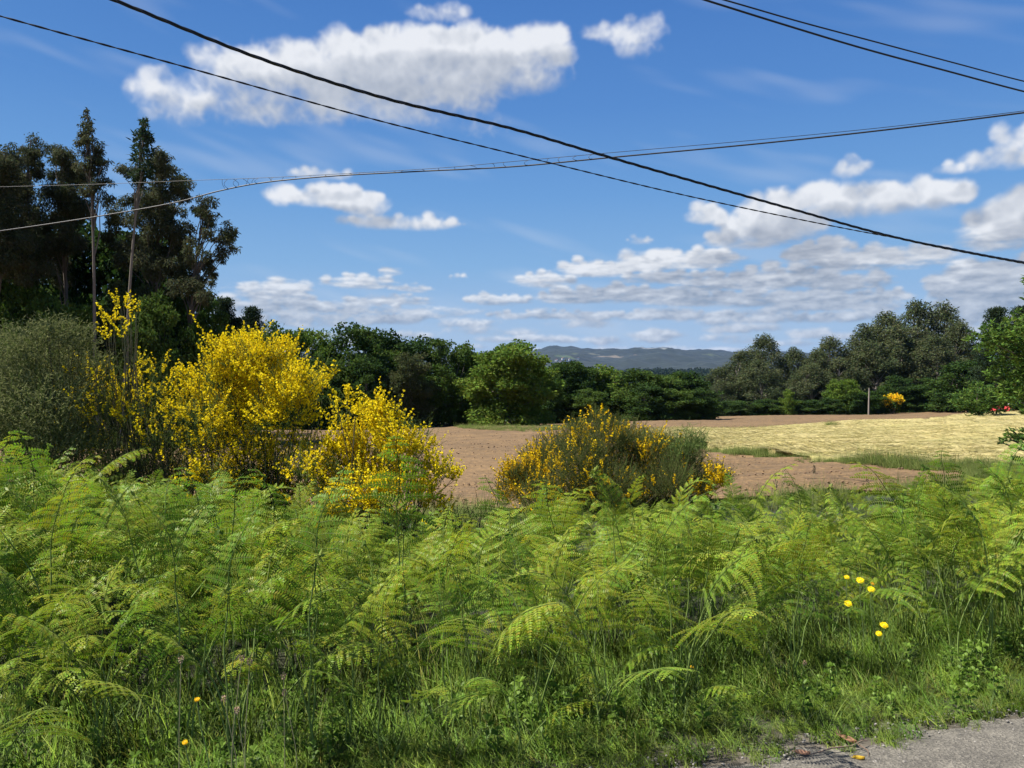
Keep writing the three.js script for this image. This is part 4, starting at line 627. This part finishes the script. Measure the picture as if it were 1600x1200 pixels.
{
  const rnd = rng(720), g = stuff('verge_grass', 'short bright green grass along the edge of the lane', 'grass'), L = tufts.map(() => []), T = tall.map(() => []), LC = tufts.map(() => []), TC = tall.map(() => []);
  const tone = (r, x, d) => { const q = .62 + .5 * r() + .15 * n2b(x * 1.5, d * 1.5), dry = r() < .07; return dry ? new THREE.Color().setRGB(1.0, .68, 1.1) : new THREE.Color().setRGB(q * (.85 + .3 * r()), q, q); };
  for (let k = 0; k < 30000; k++) {
    const t = -6 + 17 * rnd(), e = -.05 + 1.9 * Math.pow(rnd(), .9), [x, d] = fromRoad(t, e + n2(t * 2.2, 5) * .07); if (d < 1.7) continue;
    const cl = n2(x * 2.1, d * 2.1) * .6 + n2b(x * 6, d * 6) * .4; if (rnd() > (e < .7 ? .95 + cl * .3 : .72 + cl * .8)) continue; if (e < .06 && n2(t * 3, 1) > .1) continue;
    if (e > .5 && rnd() < .5 * sm(.2, -1.2, t)) continue; if (e > .85 && rnd() < .6) continue;
    const v = e < .6 ? (rnd() < .6 ? 2 : 0) : Math.floor(rnd() * 2.4), s = (.45 + .7 * rnd() * rnd() + .2 * cl) * (.6 + .6 * sm(0, 1.2, e));
    L[v].push(place(x, height(x, d), -d, rnd() * 6.28, s * 1.15, s * (.7 + .6 * rnd()), (rnd() - .5) * .9, rnd() * 6.28)); LC[v].push(tone(rnd, x, d));
  }
  for (let k = 0; k < 1500; k++) { const t = -8 + 20 * rnd(), e = .8 + 4.2 * Math.pow(rnd(), 1.2), [x, d] = fromRoad(t, e); if (d < 2) continue; const s = (.55 + .5 * rnd()) * (e < 1.2 ? .75 : 1); const v = Math.floor(rnd() * 2); T[v].push(place(x, height(x, d), -d, rnd() * 6.28, s, s, (rnd() - .5) * .4, rnd() * 6.28)); TC[v].push(tone(rnd, x, d)); }
  tufts.forEach((q, i) => instanced('short_blades', q, MAT.grass, L[i], LC[i], g)); tall.forEach((q, i) => instanced('tall_blades', q, MAT.grass, T[i], TC[i], g));
  // grass margins of the fields
  const f = stuff('field_grass', 'strips of rough grass between the ploughed field, the stubble and the trees', 'grass'), M = [[], []];
  const add = (x, d, s) => M[Math.floor(rnd() * 2)].push(place(x, height(x, d) + .03, -d, rnd() * 6.28, s, s * (.7 + .6 * rnd())));
  for (let k = 0; k < 4200; k++) { const u = .03 + .97 * rnd(), [x, d] = strawAt(u, 0), clump = n2(x * .25, d * .2); if (rnd() > .95 + clump * .35) continue; add(x + (rnd() - .5) * .9, d + (rnd() - .5) * .9 - .15, (.28 + .55 * rnd() * rnd()) * (1.1 + clump * .6)); }
  for (let k = 0; k < 1500; k++) { const q = rnd(), p = onGround(712 + 200 * q, 667 + (2 + 7 * Math.sin(q * 3.1)) * rnd()), cl = n2(p.x * .5, p.z * .5); if (rnd() > .6 + cl * .7) continue; add(p.x, -p.z, (.35 + .8 * rnd() * rnd()) * (1 + .4 * cl)); }
  for (let k = 0; k < 900; k++) { const p = onGround(1230 + 300 * rnd(), 640 + 3 * rnd()); add(p.x, -p.z - 4 * rnd(), .8 + .9 * rnd()); }
  for (let k = 0; k < 220; k++) { const g = (rnd() + rnd() + rnd() - 1.5) * 2, p = onGround(1298 + g * 14, 667 + 2 * rnd()); add(p.x, -p.z, (.5 + .7 * rnd()) * Math.max(.3, 1 - Math.abs(g) * .6)); }
  for (let k = 0; k < 700; k++) { const u = rnd(), [x, d] = strawAt(u, 1); add(x, d + rnd(), .5 + .5 * rnd()); }
  for (let k = 0; k < 2600; k++) { const t = -16 + 40 * rnd(), e = 7 + 2.6 * rnd(), [x, d] = fromRoad(t, e); if (n2(x * .4, d * .4) < -.15) continue; add(x, d, .45 + .4 * rnd()); }
  for (let k = 0; k < 2600; k++) { const p = onGround(1515 + 260 * rnd(), 749 + 16 * rnd()); add(p.x, -p.z, .45 + .4 * rnd()); }
  tall.forEach((q, i) => instanced('blades', tuft(730 + i, 34, .5, .011, .24, .6, [.085, .15, .025], [.24, .27, .08]), MAT.grass, M[i], null, f));
}
{ // straw lying on the stubble
  const rnd = rng(740), s = new Shape(); for (let k = 0; k < 14; k++) { const a = rnd() * 6.28, d = nrm([1.6 + Math.cos(a), .12 + .25 * rnd(), Math.sin(a)]); s.sprig([(rnd() - .5) * .5, 0, (rnd() - .5) * .5], d, .22 + .2 * rnd(), .02, mixc([.46, .42, .2], [.64, .57, .32], rnd()), rnd, .5); }
  const g = stuff('loose_straw', 'loose cut straw lying in rows over the stubble field', 'straw'), m = [], c = [];
  for (let k = 0; k < 12000; k++) { const [x, d] = strawAt(rnd() * .92, Math.pow(rnd(), 1.25)), h = strawH(x, d); if (h < .08 + .1 * rnd()) continue; const q = .8 + .3 * rnd(); m.push(place(x, height(x, d) + .07 + h, -d, .28 + (rnd() < .5 ? 3.14 : 0) + (rnd() - .5) * .7, .7 + .7 * rnd())); c.push(new THREE.Color().setRGB(q, q * (.95 + .05 * rnd()), q * .9)); }
  instanced('straw', s.geometry(), MAT.grass, m, c, g);
  // clods of earth on the ploughed field
  const gc = new THREE.IcosahedronGeometry(1, 1), p = gc.attributes.position; for (let i = 0; i < p.count; i++) { const k = 1 + .35 * n3(p.getX(i) * 1.7, p.getY(i) * 1.7, p.getZ(i) * 1.7); p.setXYZ(i, p.getX(i) * k, p.getY(i) * k * .7, p.getZ(i) * k); } gc.computeVertexNormals();
  const gm = new THREE.MeshStandardMaterial({ color: new THREE.Color(.17, .105, .06), roughness: 1 }), cg = stuff('earth_clods', 'crumbled clods of brown earth scattered over the ploughed field', 'clods'), cm = [], cc = [];
  for (let k = 0; k < 22000; k++) { const t = -26 + 64 * rnd(), e = 9.8 + 50 * Math.pow(rnd(), 2.0), [x, d] = fromRoad(t, e); if (Math.abs(x / d) > .8) continue; const r = .008 + .022 * Math.pow(rnd(), 2.5) * (1 + e * .02), q = .75 + .5 * rnd(); cm.push(place(x, height(x, d) + .06, -d, rnd() * 6.28, r)); cc.push(new THREE.Color().setRGB(q, q, q)); }
  instanced('clods', gc, gm, cm, cc, cg);
  // grit along the crumbling road edge
  const rg = stuff('road_grit', 'loose grey grit along the crumbling edge of the lane', 'gravel'), rm = [], rc = [];
  for (let k = 0; k < 5000; k++) { const t = -2 + 9 * rnd(), e = .12 - .55 * Math.pow(rnd(), 1.6), [x, d] = fromRoad(t, e), r = .0015 + .005 * Math.pow(rnd(), 3), q = .5 + .8 * rnd(); rm.push(place(x, height(x, d) + .012, -d, rnd() * 6.28, r)); rc.push(new THREE.Color().setRGB(q, q * .97, q * .93)); }
  instanced('stones', gc, new THREE.MeshStandardMaterial({ color: new THREE.Color(.2, .19, .175), roughness: .9 }), rm, rc, rg);
}
{ // low leafy weeds in front of the bracken
  const mk = (seed, n, L) => { const r = rng(seed), st = new Shape(), lv = new Shape(), pts = [[0, -.02, 0]]; let x = 0, z = 0; for (let k = 1; k <= 5; k++) { x += (r() - .5) * .03; z += (r() - .5) * .03; pts.push([x, k * .038, z]); } st.tube(pts, .0028, 4, [.12, .15, .04]);
    for (let k = 0; k < n; k++) { const f = (k + .5) / n, P = pts[Math.min(5, 1 + Math.floor(f * 5))], a = k * 1.57 + Math.floor(k / 2) * .8 + r() * .4, l = L * (.65 + .5 * r()) * (1.15 - .4 * f), up = .2 + .5 * f, d = nrm([Math.cos(a), up, Math.sin(a)]), s = [-Math.sin(a), 0, Math.cos(a)], w = l * .36, c = mixc([.08, .16, .014], [.18, .28, .04], r()), o = [P[0], P[1], P[2]], at = (q, sd, dr) => [o[0] + d[0] * l * q + s[0] * sd, o[1] + d[1] * l * q - dr * l + (sd ? .012 : 0), o[2] + d[2] * l * q + s[2] * sd], A = at(0, 0, 0), B = at(.35, w, .0), C = at(.72, w * .75, .06), D = at(1, 0, .2), E = at(.72, -w * .75, .06), F = at(.35, -w, 0), M1 = at(.35, 0, 0), M2 = at(.72, 0, .05); for (const q of [[A, B, M1], [B, C, M1], [C, M2, M1], [C, D, M2], [A, M1, F], [F, M1, E], [E, M1, M2], [E, M2, D]]) lv.tri(...q, c); }
    return { st: st.geometry(), lv: lv.geometry() }; };
  const W = [mk(751, 16, .052), mk(752, 18, .045), mk(753, 14, .06)], rnd = rng(754); let ct = 0, ce = 0;
  for (let k = 0; k < 270; k++) {
    if (k % 6 === 0) { const q = rnd(); ct = q < .8 ? -4.2 + 4.3 * rnd() : .1 + 3.4 * rnd(); ce = ct > 0 ? .25 + .5 * rnd() : .2 + 1.0 * rnd(); }
    const t = ct + (rnd() - .5) * .9, e = ce + (rnd() - .5) * .5, [x, d] = fromRoad(t, e); if (d < 1.9 || Math.abs(x / d) > .75) { continue; } const w = W[k % 3], g = thing('leafy_weed', 'low broad-leaved weed in the grass before the bracken', 'weed', V(x, height(x, d), -d), 'leafy weeds along the verge'); g.rotation.y = rnd() * 6.28; g.scale.setScalar(.4 + .5 * rnd()); part('stem', w.st, MAT.stalk, g); part('leaves', w.lv, MAT.fern, g);
  }
}
function flower(label, px, py, d, r, face, group, col = [[.86, .62, .01], [.92, .74, .02]]) {
  const P = pix(px, py, d), y0 = height(P.x, d), b = V(P.x + .02, y0, -d - .03), g = thing('yellow_flower', label, 'flower', b, group), rnd = rng(Math.round(px * 7 + py)), s = new Shape(), top = [P.x - b.x, P.y - b.y, P.z - b.z];
  s.tube([[0, -.02, 0], [.012, top[1] * .4, .01], [top[0] * .8, top[1] * .8, top[2] * .7], [top[0], top[1] - .004, top[2]]], [.0026, .0022, .0018, .0018], 5, [.13, .19, .06]); part('stem', s.geometry(), MAT.stalk, g);
  const h = new Shape(), q = new THREE.Quaternion().setFromUnitVectors(V(0, 1, 0), V(...nrm(face)));
  for (let ring = 0; ring < 3; ring++) for (let k = 0; k < 16; k++) { const a = (k + ring * .5) / 16 * 6.2832, up = .12 + ring * .3, d3 = V(Math.cos(a), up, Math.sin(a)).normalize().applyQuaternion(q), sd = V(-Math.sin(a), 0, Math.cos(a)).applyQuaternion(q), l = r * (1 - ring * .24) * (.9 + .2 * rnd()); h.leaf(...top, d3.x, d3.y, d3.z, sd.x, sd.y, sd.z, l, r * .34, mixc(col[0], col[1], rnd()), .7); }
  part('flower_head', h.geometry(), MAT.petal, g);
  const c = new THREE.SphereGeometry(r * .32, 10, 6); c.scale(1, .5, 1); c.applyQuaternion(q); const n = V(0, r * .16, 0).applyQuaternion(q); c.translate(top[0] + n.x, top[1] + n.y, top[2] + n.z); part('flower_centre', c, new THREE.MeshStandardMaterial({ color: new THREE.Color(.7, .42, .02), roughness: .9 }), g);
}
const FG = 'yellow flowers standing in front of the bracken', FL = 'open yellow many-petalled flower on a thin stalk in front of the bracken';
[[1344, 907, 4.2, .023], [1361, 921, 4.15, .021], [1325, 943, 4.1, .022], [1381, 977, 4.05, .022], [1373, 990, 4.0, .018], [1323, 902, 4.25, .016]].forEach(([px, py, d, r], i) => flower(FL, px, py, d, r, [-.15 + .1 * Math.sin(i * 3), .75, .55], FG));
flower('half withered orange flower among the open yellow ones', 1363, 912, 4.25, .014, [.3, .6, .4], undefined, [[.7, .34, .02], [.8, .5, .02]]);
[[308, 1093, 2.75], [289, 1160, 2.65], [1081, 1042, 3.9], [818, 922, 4.6], [1490, 1083, 3.75]].forEach(([px, py, d]) => flower('tiny yellow flower low among the grass and bracken', px, py, d, .011, [.1, .8, .5], 'tiny yellow flowers low in the verge', [[.8, .45, .01], [.9, .6, .02]]));
{ // dry seed heads and grass panicles
  const dry = new THREE.MeshStandardMaterial({ vertexColors: true, roughness: 1 });
  const seed = (label, px, py, d, len, group, head) => { const P = pix(px, py, d), y0 = height(P.x, d), lean = .06 * Math.sin(px), b = V(P.x - lean, y0, -d), g = thing('dry_stalk', label, 'stalk', b, group), top = [lean, P.y - y0, 0], s = new Shape(), rnd = rng(px), h = new Shape(); s.tube([[0, -.02, 0], [lean * .3, top[1] * .5, 0], top], [.0016, .0013, .001], 5, [.30, .27, .14]); part('stem', s.geometry(), dry, g);
    if (head === 'round') for (let k = 0; k < 60; k++) { const u = unit(rnd); h.sprig([top[0] + u[0] * .004, top[1] + u[1] * .008, top[2] + u[2] * .004], u, .009, .004, mixc([.22, .15, .09], [.38, .28, .18], rnd()), rnd); }
    else for (let k = 0; k < 90; k++) { const f = rnd(), a = rnd() * 6.28, R0 = len * .22 * (1 - f), p = [top[0] + Math.cos(a) * R0 * rnd(), top[1] - len * (1 - f) + R0 * .5, top[2] + Math.sin(a) * R0 * rnd()]; h.sprig(p, nrm([Math.cos(a) * .5, 1, Math.sin(a) * .5]), .026, .006, mixc([.3, .2, .12], [.45, .34, .22], rnd()), rnd); }
    part('seed_head', h.geometry(), dry, g); };
  [[283, 1030, 2.75], [378, 1028, 2.8], [390, 1034, 2.8], [443, 1056, 2.85], [350, 1092, 2.7], [370, 1110, 2.7], [1257, 1036, 3.85], [445, 1082, 2.8]].forEach(([px, py, d]) => seed('dry brown seed head on a stiff stalk before the bracken', px, py, d, .02, 'dry seed heads before the bracken', 'round'));
  [[1226, 730, 7.4, .22], [1272, 728, 7.6, .10], [1356, 752, 7.3, .14], [1212, 742, 7.6, .16], [1420, 765, 7.3, .1], [1470, 758, 7.4, .12]].forEach(([px, py, d, l]) => seed('tall dry grass panicle rising above the bracken against the brown field', px, py, d, l, 'dry grass panicles above the bracken', 'panicle'));
  // litter on the road edge
  const leafOn = (name, label, px, py, L, w, turn, col) => { const p = onGround(px, py), s = new Shape(), n = 6, c = Math.cos(turn), sn = Math.sin(turn), at = (t, q) => { const x = (t - .5) * L, z = q * w * .5 * Math.sin(Math.PI * Math.min(1, t * 1.05 + .02)), y = .014 + .25 * L * (t - .5) ** 2 + Math.abs(q) * .012; return [x * c - z * sn, y, x * sn + z * c]; }; for (let k = 0; k < n; k++) for (const q of [-1, 1]) { const A = at(k / n, 0), B = at((k + 1) / n, 0), C = at((k + 1) / n, q), D = at(k / n, q); s.tri(A, B, C, col); s.tri(A, C, D, col); } const g = thing(name, label, 'leaf', p); const bl = part('leaf_blade', s.geometry(), MAT.grass, g), v = new Shape(); v.tube([at(-.18, 0), at(.3, 0), at(.95, 0)].map((q) => [q[0], q[1] + .002, q[2]]), [.0016, .0012, .0006], 4, col.map((t) => t * .7)); part('midrib', v.geometry(), dry, g); };
  leafOn('dead_leaf', 'large curled tan dead leaf at the edge of the lane', 1325, 1163, .075, .04, .9, [.36, .2, .12]); leafOn('dead_leaf', 'pinkish dead leaf lying next to the twig on the lane edge', 1254, 1184, .06, .03, .3, [.42, .24, .16]); leafOn('dead_leaf', 'small tan dead leaf in the grass above the twig', 1309, 1153, .045, .025, 2, [.4, .26, .17]); leafOn('fallen_leaf', 'small yellow leaf lying on the asphalt', 1342, 1192, .045, .02, .2, [.62, .42, .05]);
  const p = onGround(1320, 1176), g = thing('fallen_twig', 'thin brown forked twig lying along the lane edge', 'twig', p), s = new Shape(), f = new Shape(); s.tube([[-.16, .018, .05], [-.06, .03, .02], [.03, .022, -.01], [.09, .03, -.04], [.12, .02, -.06]], [.002, .003, .0034, .003, .002], 6, [.16, .11, .08]); part('stem', s.geometry(), dry, g); f.tube([[.06, .026, -.025], [.085, .02, .02], [.07, .016, .06]], [.0026, .002, .0012], 5, [.15, .1, .07]); part('fork', f.geometry(), dry, g);
}
let tris = 0, seenG = new Set(), all = 0; scene.traverse((o) => { if (o.isMesh) { const n = (o.geometry.index?.count ?? o.geometry.attributes.position.count) / 3; if (!o.isInstancedMesh) all += n; if (!seenG.has(o.geometry)) { seenG.add(o.geometry); tris += n; } } });
console.log('done', Math.round(tris), Math.round(all));
renderer.render(scene, camera);
